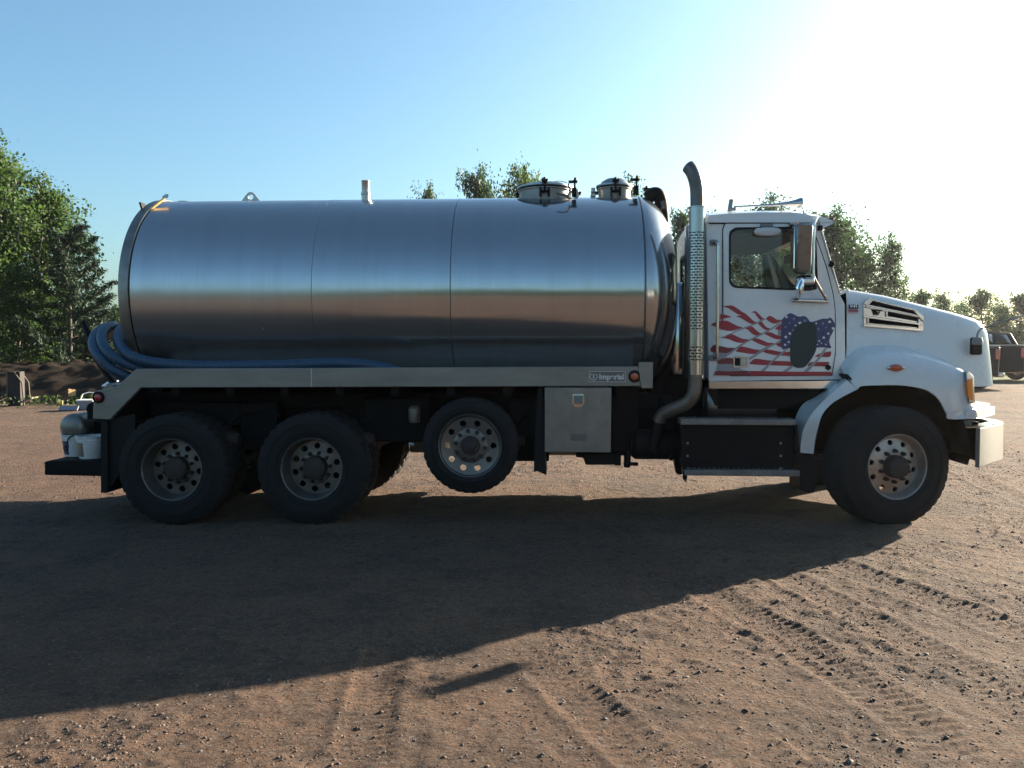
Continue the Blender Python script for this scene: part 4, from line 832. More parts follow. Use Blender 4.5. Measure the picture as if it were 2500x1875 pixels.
# roof cap and visor
def crown(pl, y0, y1, dz, n=12):
    rows = []
    for k in range(n + 1):
        t = k / n; y = y0 + (y1 - y0) * t; s_ = (1 - abs(2 * t - 1) ** 3.0) * dz; e_ = .03 * abs(2 * t - 1) ** 8
        rows.append([(x, y, z + s_ * (1 if i in up else 0) - (e_ if i in up else 0)) for i, (x, z) in enumerate(pl)])
    return rows
cap = TP([(1727, 543), (1727.5, 521), (1731, 517.5), (1781, 513.5), (1850, 511), (1930, 510.5), (1962, 513.5), (1984, 521), (2000, 543)], YS - .03); up = {1, 2, 3, 4, 5, 6, 7}
rows = crown(cap, YS - .03, mir(YS - .03), .05); mb = MB(); mb.grid(rows, closed=True); mb.add(rows[0], [tuple(range(len(cap)))]); mb.add(rows[-1], [tuple(range(len(cap) - 1, -1, -1))]); mb.build('roof_cap', whitef, cab, smooth=40, bevel=.008)
mb = MB(); mb.box(cap[0][0] + .02, cap[-1][0] - .03, YS - .012, mir(YS - .012), cap[0][1] - .012, cap[0][1] - .002); mb.build('roof_joint', rubberg, cab)
vz = TP([(1976, 519), (2005, 522), (2028, 530), (2039, 538), (2042, 542), (2010, 557), (2003, 560), (1992, 545)], YS + .02); up = {0, 1, 2, 3}
rows = crown(vz, YS + .0, mir(YS), .05); mb = MB(); mb.grid(rows, closed=True); mb.add(rows[0], [tuple(range(len(vz)))]); mb.add(rows[-1], [tuple(range(len(vz) - 1, -1, -1))]); mb.build('sun_visor', whitef, cab, smooth=40, bevel=.006)
# interior
xf0 = T(2000, 545, YS)[0]
mb = MB(); mb.box(xb0 + .06, xf0 - .02, YS + .06, mir(YS) - .06, zT - .10, zT - .03); mb.build('headliner', interior, cab)
mb = MB(); mb.box(xbb + .05, side[6][0] - .05, YS + .06, mir(YS) - .06, zB + .02, zB + .08); mb.build('cab_floor', dark, cab)
dx, dz = T(2010, 716, YS); mb = MB(); mb.prism([(dx - .12, zB + .1), (dx + .12, zB + .1), (dx + .14, dz - .06), (dx - .02, dz + .02), (dx - .16, dz - .05)], YS + .06, mir(YS) - .06); mb.build('dashboard', interior, cab, bevel=.02)
for yy in (.52, 1.62):
    g = MB(); sx0 = T(1800, 800, YS)[0]
    g.prism([(sx0 + .02, 1.55), (sx0 + .5, 1.58), (sx0 + .5, 1.70), (sx0 + .05, 1.68)], yy, yy + .46); g.prism([(sx0 - .08, 1.62), (sx0 + .06, 1.62), (sx0 - .04, 2.36), (sx0 - .14, 2.36)], yy + .01, yy + .45); g.prism([(sx0 - .12, 2.40), (sx0 - .04, 2.40), (sx0 - .07, 2.58), (sx0 - .13, 2.58)], yy + .10, yy + .36)
    g.build('seat', seatm, cab, bevel=.03)
wx, wz = T(1965, 712, 1.85); Mw = Matrix.Translation((wx - .1, 1.85, wz + .02)) @ Matrix.Rotation(R(-35), 4, 'Y')
mb = MB(); mb.tube([Mw @ Vector((.21 * math.cos(u), .21 * math.sin(u), 0)) for u in [k * math.pi / 16 for k in range(33)]], .014, 8, caps=False); mb.tube([Mw @ Vector((-.2, 0, 0)), Mw @ Vector((.2, 0, 0))], .012, 6); mb.tube([Mw @ Vector((0, 0, 0)), Mw @ Vector((0, 0, -.4))], .02, 6); mb.build('steering_wheel', rubberg, cab)
mb = MB(); mb.box(xf0 - .03, xf0 - .01, YC - .12, YC + .12, 2.62, 2.70); mb.build('inner_mirror', grey, cab)
# look-down mirror over the door
c = V(1874, 565, YS - .06); mb = MB(); mb.lathe([(.001, -.035), (.75, -.025), (1.0, .0), (.95, .02), (.001, .03)], 'y', (0, 0, 0), 32)
mb.v = [(c.x + x * .126 * (1 if True else 1), c.y + y, c.z + max(-.040, min(.034, z * .052))) for x, y, z in mb.v]; mb.build('look_down_mirror', pale, dn)
mb = MB(); mb.box(c.x - .06, c.x + .06, YS - .04, YS - .008, c.z + .045, c.z + .075); mb.box(c.x - .05, c.x - .04, YS - .06, YS - .04, c.z + .02, c.z + .06); mb.box(c.x + .04, c.x + .05, YS - .06, YS - .04, c.z + .02, c.z + .06); mb.build('mirror_bracket', grey, dn, bevel=.006)
# grab handle
g1, g2 = V(1753, 592, YS - .07), V(1751, 872, YS - .07)
mb = MB(); mb.tube([g1 + Vector((-.045, .06, .0)), g1 + Vector((-.02, .015, .004)), g1, g1 + Vector((0, 0, -.05)), g2 + Vector((0, 0, .05)), g2, g2 + Vector((-.03, .055, -.01))], .015, 12); mb.build('grab_handle', chrome, cab)
for q in (V(1743, 592, YS - .02), V(1739, 874, YS - .02)): mb = MB(); mb.obox(q, (.075, .03, .055)); mb.build('handle_foot', grey, cab, bevel=.014)
# door handle
hx, hz = T(1808, 884, YS - .012); mb = MB(); o_ = rrect([(hx - .072, hz - .052), (hx + .072, hz - .052), (hx + .072, hz + .056), (hx - .072, hz + .056)], .02); i_ = rrect([(hx - .058, hz - .04), (hx + .058, hz - .04), (hx + .058, hz + .044), (hx - .058, hz + .044)], .016); y = YS - .012
mb.bridge([(a, y - .014, b) for a, b in o_], [(a, y - .014, b) for a, b in i_]); mb.bridge([(a, y, b) for a, b in o_], [(a, y - .014, b) for a, b in o_]); mb.bridge([(a, y - .014, b) for a, b in i_], [(a, y - .001, b) for a, b in i_]); mb.build('door_handle', chrome, dn)
mb = MB(); mb.box(hx - .054, hx - .004, y - .006, y - .0015, hz - .034, hz + .038); mb.build('handle_recess', rubberg, dn); mb = MB(); mb.box(hx - .002, hx + .054, y - .010, y - .0015, hz - .034, hz + .038); mb.lathe([(.012, y - .010), (.011, y - .015), (.001, y - .016)], 'y', (hx + .026, 0, hz), 14); mb.build('handle_paddle', alu, dn)
x, z = T(2021, 897, YS - .012); mb = MB(); mb.lathe([(.027, y), (.027, y - .02), (.02, y - .026), (.001, y - .026)], 'y', (x, 0, z), 6); mb.build('door_stop', rubberg, dn)
# ---- flag decal on the door
def z3(pts): return unz(pts, 1700, 720, 5.53)
FY = YS - .0135
def decal(polys, m_, name, y, sm=5):
    b = MB()
    for p in polys:
        q = TP(z3(spl2(p + [p[0]], sm)[:-1] if sm else p), y); b.add([(a, y, c) for a, c in q], [tuple(range(len(q)))])
    me = bpy.data.meshes.new(name); me.from_pydata(b.v, [], b.f); me.materials.append(m_)
    bm = bmesh.new(); bm.from_mesh(me); bmesh.ops.triangulate(bm, faces=bm.faces[:], ngon_method='EAR_CLIP'); r_ = bmesh.ops.extrude_face_region(bm, geom=bm.faces[:])
    bmesh.ops.translate(bm, verts=[e for e in r_['geom'] if isinstance(e, bmesh.types.BMVert)], vec=(0, -.0006, 0)); bm.to_mesh(me); bm.free()
    return link(name, me, dn)
reds = [
 [(325, 153), (400, 147), (480, 142), (540, 172), (610, 222), (677, 262), (610, 272), (550, 256), (490, 215), (430, 180), (370, 160)],
 [(325, 256), (400, 270), (475, 297), (400, 312), (325, 332)],
 [(530, 292), (600, 274), (670, 264), (720, 302), (770, 348), (818, 376), (765, 394), (710, 378), (650, 343), (590, 308)],
 [(738, 243), (790, 217), (840, 252), (885, 300), (918, 325), (880, 345), (850, 328), (810, 278), (785, 243)],
 [(938, 320), (985, 283), (1030, 296), (1090, 334), (1150, 340), (1150, 352), (1075, 385), (1020, 380), (970, 350)],
 [(825, 378), (880, 360), (915, 402), (955, 440), (1000, 455), (950, 476), (900, 452), (860, 412)],
 [(1060, 455), (1110, 412), (1150, 398), (1150, 488), (1110, 476)],
 [(195, 402), (250, 370), (330, 350), (420, 352), (490, 385), (560, 420), (625, 440), (570, 460), (490, 482), (420, 486), (340, 465), (270, 435)],
 [(640, 447), (700, 430), (755, 428), (800, 468), (850, 508), (882, 520), (840, 546), (790, 545), (740, 512), (690, 466)],
 [(918, 522), (960, 505), (1020, 510), (1080, 540), (1150, 555), (1150, 592), (1090, 600), (1030, 580), (970, 550)],
 [(355, 582), (420, 536), (480, 530), (550, 560), (620, 590), (705, 605), (655, 640), (580, 646), (500, 625), (430, 594)],
 [(738, 602), (800, 585), (850, 595), (910, 620), (970, 645), (1042, 650), (1000, 686), (930, 690), (860, 666), (790, 632)],
 [(1058, 652), (1110, 630), (1150, 634), (1150, 702), (1100, 690)],
 [(528, 762), (590, 702), (640, 700), (710, 715), (790, 735), (862, 746), (810, 790), (750, 796), (680, 790), (600, 776)],
 [(878, 762), (940, 738), (1010, 742), (1090, 760), (1180, 770), (1270, 770), (1270, 826), (1180, 820), (1080, 815), (980, 796)],
 [(1598, 838), (1650, 797), (1730, 777), (1818, 765), (1802, 834), (1720, 838)],
 [(713, 932), (770, 872), (830, 862), (950, 880), (1100, 892), (1265, 900), (1292, 955), (1180, 956), (1000, 950), (850, 945)],
 [(1498, 962), (1540, 912), (1650, 906), (1786, 906), (1788, 936), (1742, 964), (1620, 964)],
 [(700, 1026), (860, 1028), (1000, 1032), (1300, 1036), (1740, 1036), (1812, 1040), (1802, 1087), (1300, 1087), (860, 1087), (700, 1087)]]
dreds = [
 [(190, 722), (240, 676), (330, 690), (420, 710), (522, 718), (470, 762), (400, 792), (300, 776), (200, 766)],
 [(278, 882), (340, 852), (430, 850), (497, 862), (497, 936), (400, 936), (300, 930)],
 [(236, 1086), (263, 1030), (360, 1022), (500, 1026), (700, 1026), (700, 1087), (460, 1087)]]
grays = [
 [(345, 575), (500, 500), (640, 440), (760, 395), (900, 325), (935, 322), (900, 348), (780, 405), (650, 455), (520, 505), (400, 560), (350, 592)],
 [(700, 605), (860, 530), (990, 460), (1100, 385), (1148, 360), (1120, 395), (1000, 478), (880, 545), (740, 608)],
 [(350, 855), (470, 760), (560, 690), (700, 612), (745, 606), (640, 668), (560, 720), (490, 775), (410, 830), (370, 862)],
 [(700, 862), (800, 790), (900, 720), (1060, 650), (1146, 600), (1146, 630), (1010, 700), (900, 765), (800, 830), (730, 872)],
 [(860, 1026), (960, 945), (1060, 850), (1190, 745), (1240, 722), (1150, 810), (1050, 890), (960, 985), (920, 1027)],
 [(1160, 1030), (1280, 960), (1300, 975), (1230, 1030)], [(1450, 1030), (1560, 930), (1640, 850), (1720, 735), (1760, 725), (1680, 850), (1590, 950), (1510, 1030)],
 [(215, 770), (410, 792), (360, 850), (280, 880)], [(300, 934), (497, 936), (580, 990), (620, 1024), (300, 1022)],
 [(1100, 470), (1148, 480), (1148, 548), (1105, 545)]]
whites = [[(225, 430), (330, 470), (490, 490), (480, 510), (340, 566), (250, 540)], [(275, 590), (360, 588), (600, 650), (520, 715), (240, 675)]]
decal(whites, flagwhite, 'flag_white_stripe', FY); decal(reds, flagred, 'flag_stripe', FY - .0012); decal(dreds, flagdred, 'flag_dark_stripe', FY - .0012); decal(grays, flaggrey, 'flag_fold', FY - .0022)
cant = [(1150, 342), (1200, 287), (1265, 246), (1320, 264), (1380, 293), (1460, 284), (1500, 312), (1545, 364), (1620, 348), (1700, 322), (1770, 320), (1815, 308), (1860, 368), (1872, 420), (1838, 510), (1797, 600), (1800, 660), (1818, 718), (1700, 706), (1600, 712), (1270, 714), (1150, 712)]
decal([cant], flagblue, 'flag_canton', FY - .0034, 3)
def star(cx, cy, r, tilt): return [(cx + (r if k % 2 == 0 else r * .42) * math.sin(math.pi * k / 5 + tilt), cy - (r if k % 2 == 0 else r * .42) * math.cos(math.pi * k / 5 + tilt)) for k in range(10)]
decal([star(a, b, r, .2) for a, b, r in ((1218, 298, 25), (1398, 380, 28), (1340, 412, 17), (1318, 480, 24), (1262, 522, 25), (1208, 568, 26), (1198, 674, 23), (1248, 636, 20), (1620, 384, 19), (1800, 363, 27), (1845, 452, 26), (1782, 522, 25), (1720, 577, 25), (1660, 622, 18), (1748, 668, 16), (1635, 670, 12), (1690, 654, 12))], flagwhite, 'flag_star', FY - .0046, 0)
decal([star(a, b, r, .1) for a, b, r in ((1318, 323, 25), (1468, 347, 26), (1258, 378, 20), (1205, 436, 20), (1710, 386, 27), (1650, 462, 22), (1752, 440, 20), (1772, 632, 16), (1805, 555, 14))], stargrey, 'flag_dim_star', FY - .0046, 0)
decal([[(1266, 680), (1277, 580), (1310, 480), (1370, 405), (1450, 375), (1540, 370), (1600, 402), (1622, 480), (1622, 700), (1600, 785), (1540, 885), (1475, 962), (1410, 986), (1330, 976), (1285, 930), (1266, 850)]], patchm, 'door_patch', FY - .0058, 4)
fx_, fz_ = T(*z3([(700, 1048)])[0], FY); text_mesh('37', .035, face_near(fx_, FY - .003, fz_), stargrey, 'door_number', dn, extrude=.0005, shear=.3)
# sill and panel under the door
mb = MB(); mb.prism(TP([(1731, 930.5), (2000, 929.5), (2050, 928), (2030, 949), (1731, 949.5)], YS - .005), YS - .005, YS + .03); mb.build('sill_panel', chrome, truck, bevel=.004)
mb = MB(); mb.prism(TP([(1731, 951), (2030, 951), (1960, 1000), (1745, 990)], YS + .12), YS + .12, YS + .6); mb.build('under_cab', blackm, truck)

# ---- exhaust stack and air cleaner behind the cab
ys = .15
c0 = V(1697, 915, ys); c1 = V(1702, 505, ys); rs = .076
n = 44
def slot_shield(zlo, zhi):
    b = MB(); H = zhi - zlo; nr = int(H / .0262)
    for i in range(nr):
        z0 = zlo + H * i / nr; z1 = zlo + H * (i + .60) / nr; z2 = zlo + H * (i + 1) / nr
        for j in range(n):
            a0, a1 = 2 * math.pi * j / n, 2 * math.pi * (j + 1) / n
            solid = ((j + (2 if i % 2 else 0)) % 4 == 0)
            for (za, zb2, ok) in ((z0, z1, True), (z1, z2, solid)):
                if ok: b.add([(rs * math.cos(u), rs * math.sin(u), z) for u, z in ((a0, za), (a1, za), (a1, zb2), (a0, zb2))], [(0, 1, 2, 3)])
    return b
lean = (c1 - c0); Zax = lean.normalized(); Q = Matrix.Translation(c0) @ Zax.to_track_quat('Z', 'Y').to_matrix().to_4x4(); L = lean.length
def zat(py): return (V(1700, py, ys).z - c0.z)
mb = MB()
for lo, hi in ((0, zat(884)), (zat(846), zat(808)), (zat(568), L)): mb.lathe([(rs, lo), (rs, hi), (rs - .004, hi), (rs - .004, lo)], 'z', (0, 0, 0), 36, closed=True)
mb.lathe([(rs + .006, L - .012), (rs + .006, L), (rs - .01, L + .001)], 'z', (0, 0, 0), 36)
s1, s2 = slot_shield(zat(884), zat(846)), slot_shield(zat(808), zat(568)); mb.add(s1.v, s1.f); mb.add(s2.v, s2.f); mb.v = [tuple(Q @ Vector(p)) for p in mb.v]
mb.build('stack_shield', stackchrome, truck, smooth=30)
mb = MB(); mb.lathe([(rs - .016, -.01), (rs - .016, L + .05)], 'z', (0, 0, 0), 24); mb.v = [tuple(Q @ Vector(p)) for p in mb.v]; mb.build('stack_core', blackm, truck)
mb = MB(); tp_ = [V(1702, 512, ys), V(1702, 475, ys), V(1700, 452, ys), V(1696, 435, ys), V(1690, 420, ys + .01), V(1684, 411, ys + .02), V(1680, 407, ys + .03)]
mb.tube(spline(tp_, 5), .065, 24, caps=False); q = spline(tp_, 5); mb.tube([q[-1], q[-2]], [.0645, .06], 24, 1); mb.build('stack_tip', [stackm, dark], truck)
mb = MB(); mb.tube(spline([V(1697, 905, ys), V(1696, 945, ys), V(1692, 965, ys), V(1675, 985, ys + .03), V(1645, 998, ys + .08), V(1618, 1012, ys + .14), V(1607, 1030, ys + .16)], 6), .066, 20); mb.build('exhaust_elbow', brown, truck)
mb = MB(); mb.tube(spline([V(1607, 1030, ys + .16), V(1603, 1055, ys + .16), V(1594, 1090, ys + .16), V(1600, 1110, ys + .2)], 5), .062, 18)
for k in (0, 1): a = V(1608 - k * 14, 1032 + k * 62, ys + .16); mb.tube([a, V(1607 - k * 14, 1039 + k * 62, ys + .16)], .070, 18)
mb.lathe([(.001, -.35), (.12, -.34), (.15, -.30), (.15, .22), (.12, .27), (.001, .28)], 'x', V(1625, 1085, .45), 24); mb.tube([V(1652, 1100, .4), V(1657, 1130, .4), V(1661, 1150, .3)], .05, 8); mb.tube([V(1638, 1110, .3), V(1639, 1124, .3)], .02, 6)
mb.build('exhaust_canister', MATS['black_chassis_paint'], truck)
xm, _ = T(1706, 700, .42); z0 = T(1700, 922, .42)[1]; z1 = T(1700, 548, .42)[1]
mb = MB(); mb.lathe([(.001, z0 - .03), (.11, z0 - .02), (.14, z0), (.14, z1 - .02), (.11, z1), (.001, z1)], 'z', (xm, .42, 0), 40); mb.build('muffler', chrome, truck, smooth=50)
xm2, _ = T(1655, 800, .95); z0 = T(1655, 915, .95)[1]; z1 = T(1655, 700, .95)[1]
mb = MB(); mb.lathe([(.001, z0 - .02), (.13, z0), (.14, z0 + .03), (.14, z1), (.10, z1 + .04), (.001, z1 + .05)], 'z', (xm2, .95, 0), 36); mb.build('air_cleaner', chrome, truck, smooth=50)
mb = MB(); x = T(1655, 980, .9)[0]; mb.box(x - .30, x + .35, .86, 1.7, 1.15, 1.45); mb.tube(spline([(x - .1, .9, 1.5), (x - .2, .8, 1.3), (x - .15, .7, 1.05)], 5), .05, 10); mb.build('pump', blackm, truck, bevel=.02)

# ---- steps and battery box
bx = TP([(1666, 1030), (1940, 1030), (1940, 1150), (1668, 1150)], .10)
mb = MB(); mb.prism(bx, .10, .62); bb = mb.build('battery_box', blackm, truck, bevel=.012)
for pts in ([(1662, 1022.5), (1943.5, 1024), (1943.5, 1039), (1662, 1037.5)], [(1671, 1147), (1953, 1148.5), (1953, 1164), (1671, 1161)]):
    mb = MB(); q = TP(pts, .0); mb.prism(q, .0, .20); st = mb.build('step', stepm, truck, bevel=.006)
    mb = MB(); zz = max(p[1] for p in q) + .001
    for k in range(22):
        xx = q[0][0] + .05 + (q[1][0] - q[0][0] - .1) * k / 21; mb.box(xx, xx + .018, .02, .18, zz, zz + .006)
    mb.build('tread', stepm, st)
mb = MB(); mb.prism(TP([(1663, 1036), (1672, 1036), (1678, 1165), (1675, 1178), (1668, 1170)], .03), .03, .06); mb.prism(TP([(1940, 1036), (1946, 1036), (1956, 1150), (1948, 1150)], .03), .03, .06); mb.build('step_bracket', blackm, truck)
mb = MB()
for px in (1679, 1906):
    for py in (1082, 1113, 1143): x, z = T(px, py, .10); mb.lathe([(.011, .10), (.010, .093), (.001, .092)], 'y', (x, 0, z), 8)
mb.build('bolt', alu, bb)
mb = MB(); mb.lathe([(.001, -.35), (.15, -.34), (.19, -.28), (.19, .28), (.15, .34), (.001, .35)], 'x', V(1805, 985, .55), 32); mb.build('air_tank', alu, truck)

# ================================================================== HOOD, FENDERS, FRONT
hs = []
st_px = [(2064, 706, .23, 0), (2076, 707, .235, 0), (2160, 721, .26, .2), (2254, 744, .31, .5), (2330, 763, .37, .8), (2380, 777.5, .42, .95), (2397, 786, .45, 1), (2406, 800, .49, 1)]
xlow = T(2422, 985, .45)[0]; xtop = T(2406, 800, .49)[0]; zl_, zt_ = T(2422, 985, .45)[1], T(2406, 800, .49)[1]
kx = (xlow - xtop) / (zt_ - zl_)
for px, py, ysd, fr in st_px:
    x, z = T(px, py, ysd + .05); row = []
    zb0 = 1.45 if fr < .75 else 1.34
    half = [(ysd - .03, zb0), (ysd - .015, 1.55), (ysd, z - .22), (ysd + .012, z - .10), (ysd + .035, z - .035), (ysd + .08, z), (ysd + .25, z + .012), (ysd + .5, z + .02), (YC, z + .025)]
    full = half + [(W2 - a, b) for a, b in reversed(half[:-1])]
    hs.append([(x + max(0, z - b) * kx * fr, a, b) for a, b in full])
mb = MB(); mb.grid(hs); mb.add(hs[-1], [tuple(range(len(hs[-1])))]); mb.build('hood', white, truck, smooth=38)
x, z = T(2060, 706, .3); mb = MB(); mb.prism(TP([(2046, 712), (2072, 706), (2074, 711), (2050, 722)], .26), .26, W2 - .26); mb.build('cowl', whitef, truck, bevel=.005)
mb = MB(); mb.prism(TP([(2050, 722), (2066, 712), (2066, 925), (2050, 925)], .30), .30, W2 - .30); mb.build('firewall', dark, truck)
# fenders, both sides
crest_px = [(2066, 914), (2078, 896), (2092, 880), (2110, 868), (2140, 860), (2185, 858), (2230, 862), (2280, 874), (2320, 887), (2350, 900), (2358, 906), (2364, 930), (2372, 960), (2380, 990), (2384, 1000)]
arch_px = [(2095, 950), (2098, 945), (2104, 942.5), (2120, 941.5), (2145, 940.5), (2182, 940), (2215, 942), (2240, 946), (2262, 952), (2284, 966), (2296, 980), (2305, 997), (2312, 1010), (2319, 1023), (2384, 1022)]
CR = [tuple(p) for p in spl2(TP(crest_px, .05), 4)]; AR = [tuple(p) for p in spl2(TP(arch_px, .0), 4)]
def fender(sign, nm):
    yy = (lambda y: y) if sign > 0 else (lambda y: W2 - y)
    rows = [[] for _ in range(9)]
    for i, ((cx, cz), (axx, az)) in enumerate(zip(CR, AR)):
        t = i / (len(CR) - 1); e = min(1, max(0, (t - .66) / .1)); inn = .30 + .14 * t
        # crest rolls from the hood side down to the outer face
        bl = max(0, 1 - t * 1.35)
        if e < 1: ins = [(cx, inn, cz + .03 + .13 * bl), (cx, .20, cz + .022 + .035 * bl)]
        else: ins = [(cx + .10 * e, inn, cz + .0), (cx + .05 * e, .2, cz + .0)]
        q = ins + [(cx, .11, cz), (cx * .97 + axx * .03, .055, cz * .88 + az * .12), (cx * .80 + axx * .2, .022, cz * .6 + az * .4), (cx * .45 + axx * .55, .008, cz * .28 + az * .72), (axx, .0, az), (axx, .025, az - .004), (axx, .30, az + .01)]
        for r_, p in zip(rows, q): r_.append((p[0], yy(p[1]), p[2]))
    m_ = MB(); m_.grid(rows[:8]); m_.grid(rows[7:], 1); return m_.build(nm, [white, rubberg], truck, smooth=50)
fn = fender(1, 'fender'); fender(-1, 'fender')
mb = MB()                                                  # dark wheel well
wx = ax4[0]; pw = [(wx + .72 * math.cos(R(a)), .70 + .72 * math.sin(R(a))) for a in range(0, 181, 10)]
A = [(a, .06, b) for a, b in pw]; B = [(a, .62, b) for a, b in pw]; mb.grid([A, B]); mb.add(B + [(wx, .62, .7)], [tuple(range(len(B) + 1))])
mb.build('wheel_well', blackm, truck, solid=.01)
# rear part of the fender (separate quarter piece)
qo = [(2063, 919), (2028, 942), (1992, 968), (1962, 985), (1945, 1012), (1936, 1050), (1935, 1100)]
qf = [(2068, 925), (2035, 953), (2004, 982), (1978, 1012), (1962, 1045), (1956, 1075), (1954, 1102)]
qi = [(2094, 950), (2060, 967), (2030, 986), (2008, 1012), (1997, 1045), (1990, 1075), (1986, 1108)]
qa = [(2066, 921), (2034, 950), (2003, 980), (1980, 1010), (1964, 1045), (1958, 1075), (1956, 1104)]
def quarter(sign):
    yy = (lambda y: y) if sign > 0 else (lambda y: W2 - y)
    o_, f_, i_ = [spl2(TP(q, y), 5) for q, y in ((qo, .30), (qf, .02), (qi, .0))]
    m_ = MB(); rows = [[(a, yy(.30), b) for a, b in o_], [(a, yy(.10), b - .0) for a, b in spl2(TP(qf, .04), 5)], [(a, yy(.02), b - .012) for a, b in f_], [(a, yy(.0), b) for a, b in i_], [(a + .004, yy(.03), b - .01) for a, b in i_], [(a + .01, yy(.45), b - .02) for a, b in i_]]
    m_.grid(rows[:5]); m_.grid(rows[4:], 1); return m_.build('fender_quarter', [white, rubberg], truck, smooth=50)
quarter(1); quarter(-1)
mb = MB(); mb.prism(TP([(2064, 915), (2069, 913), (2102, 949), (2095, 953)], .02), .018, .30); mb.build('fender_joint', rubberg, truck)
mb = MB(); mb.prism(TP([(1936, 1101), (1988, 1109), (2008, 1112), (2000, 1150), (1990, 1200), (1975, 1205), (1955, 1196), (1953, 1120)], .10), .10, .50); mb.build('mud_flap', rubberg, truck, bevel=.01)
# corner block below the headlight, continuing under the nose
f1 = V(2384, 1000, .0); f2 = V(2429, 985, .42); b1 = V(2384, 1023, .0); b2 = V(2429, 1009, .42)
mb = MB(); q = [(f1.x - .10, .0), (f1.x, .0), (f2.x, .42), (f2.x + .10, YC), (f2.x, W2 - .42), (f1.x, W2), (f1.x - .10, W2)]
mb.prism(q, b1.z, f1.z, 'xy'); mb.build('nose_skirt', whitef, truck, bevel=.012)
mb = MB(); mb.prism([(f1.x - .02, .03), (f2.x - .03, .45), (f2.x + .05, YC), (f2.x - .03, W2 - .45), (f1.x - .02, W2 - .03), (f1.x - .06, W2 - .03), (f1.x - .06, .03)], f1.z + .003, f1.z + .03, 'xy'); mb.build('nose_ledge', whitef, truck)
mb = MB(); gx0 = T(2424, 985, .5)[0]; gx1 = T(2407, 800, .5)[0]
mb.add([(gx0 + .012, .55, 1.38), (gx0 + .012, W2 - .55, 1.38), (gx1 + .03, W2 - .6, zt_ - .1), (gx1 + .03, .6, zt_ - .1)], [(0, 1, 2, 3)]); mb.build('grille', chrome, truck, solid=.02)
# headlight
mb = MB(); mb.prism(TP([(2354, 907), (2359, 906), (2372, 919), (2375, 983), (2366, 985), (2358, 978)], .045), -.002, .20); hl = mb.build('headlight', chrome, truck, bevel=.008)
mb = MB(); mb.prism(TP([(2361, 926), (2374, 925), (2375.5, 979), (2366, 975), (2362, 965)], .0), -.010, .12); mb.build('amber_lens', amber, hl, bevel=.006)
for y_ in (W2 - .2,): mb = MB(); mb.prism(TP([(2354, 907), (2359, 906), (2372, 919), (2375, 983), (2366, 985), (2358, 978)], .045), y_, W2 + .002); mb.build('headlight', chrome, truck, bevel=.008)
# oval side marker
x, z = T(2188, 898, .0); mb = MB(); mb.lathe([(1, .02), (1, -.004), (.82, -.012), (.001, -.012)], 'y', (0, 0, 0), 32); yo = .012
mb.v = [(x + a * .083, yo + b, z + c_ * .030) for a, b, c_ in mb.v]; sm_ = mb.build('side_marker', chrome, truck); mb = MB(); mb.lathe([(1, -.008), (.95, -.022), (.7, -.030), (.001, -.032)], 'y', (0, 0, 0), 32); mb.v = [(x + a * .058, yo + b, z + c_ * .034) for a, b, c_ in mb.v]; mb.build('lens', orange, sm_)
# air intake on the hood side
yi = .285; iy = lambda px: .236 + .068 * (px - 2108) / 146
def ip(pts, d): return [Vector((T(a, b, iy(a) - d)[0], iy(a) - d, T(a, b, iy(a) - d)[1])) for a, b in pts]
def slab(pts, d0, d1, name, m_, parent=None, bevel=.004):
    b = MB(); A = ip(pts, d1); n_ = len(pts); B = [p + Vector((0, d1 - d0, 0)) for p in A]
    b.add(A + B, [tuple(range(n_)), tuple(range(2 * n_ - 1, n_ - 1, -1))] + [(i, (i + 1) % n_, (i + 1) % n_ + n_, i + n_) for i in range(n_)]); return b.build(name, m_, parent or truck, bevel=bevel)
inta = slab([(2108, 742), (2121, 728), (2236, 755), (2255, 772), (2255, 809), (2108, 797)], -.02, .008, 'air_intake', MATS['chrome'])
for nm, pts in (('slot_shade', [(2131, 734), (2227, 757), (2238, 768), (2122, 744)]), ('slot_shade', [(2168, 761), (2242, 775), (2242, 785), (2168, 772)]), ('slot_shade', [(2119, 775), (2240, 793), (2244, 800), (2119, 789)])): slab(pts, -.02, .011, nm, dark, inta, 0)  # shade of the recesses laid on as dark slabs over the plate
for pts in ([(2108, 741), (2121, 727), (2130, 731), (2118, 746)], [(2108, 769), (2255, 790), (2255, 795), (2108, 775)], [(2114, 746), (2248, 771), (2250, 775), (2114, 751)], [(2108, 790), (2250, 802), (2250, 809), (2108, 797)], [(2163, 758), (2168, 759), (2168, 774), (2163, 773)], [(2229, 756), (2240, 760), (2255, 774), (2255, 786), (2247, 778)], [(2118, 775), (2122, 776), (2122, 790), (2118, 789)], [(2242, 778), (2247, 779), (2247, 805), (2242, 803)]): slab(pts, -.01, .024, 'chrome_bar', chrome, inta)
ex, ez = T(2138, 763, iy(2138)); eM = Matrix.Translation((ex, iy(2138) - .016, ez)) @ Matrix.Rotation(R(5), 4, 'Y') @ Matrix.Rotation(R(-9), 4, 'Z') @ Matrix.Rotation(R(90), 4, 'X')
mb = MB()
for pts in ([(-.052, .026), (-.030, .026), (-.014, -.012), (-.020, -.028)], [(-.022, .026), (-.006, .026), (.006, -.010), (-.002, -.028), (-.014, -.005)], [(.004, .026), (.056, .026), (.048, .014), (.022, .014)], [(.020, .010), (.034, .010), (.018, -.028), (.008, -.020)]):
    A = [eM @ Vector((a, b, 0)) for a, b in pts]; B = [eM @ Vector((a, b, .006)) for a, b in pts]; k = len(pts); mb.add(A + B, [tuple(range(k)), tuple(range(2 * k - 1, k - 1, -1))] + [(i, (i + 1) % k, (i + 1) % k + k, i + k) for i in range(k)])
mb.build('emblem', blackm, inta, smooth=0)
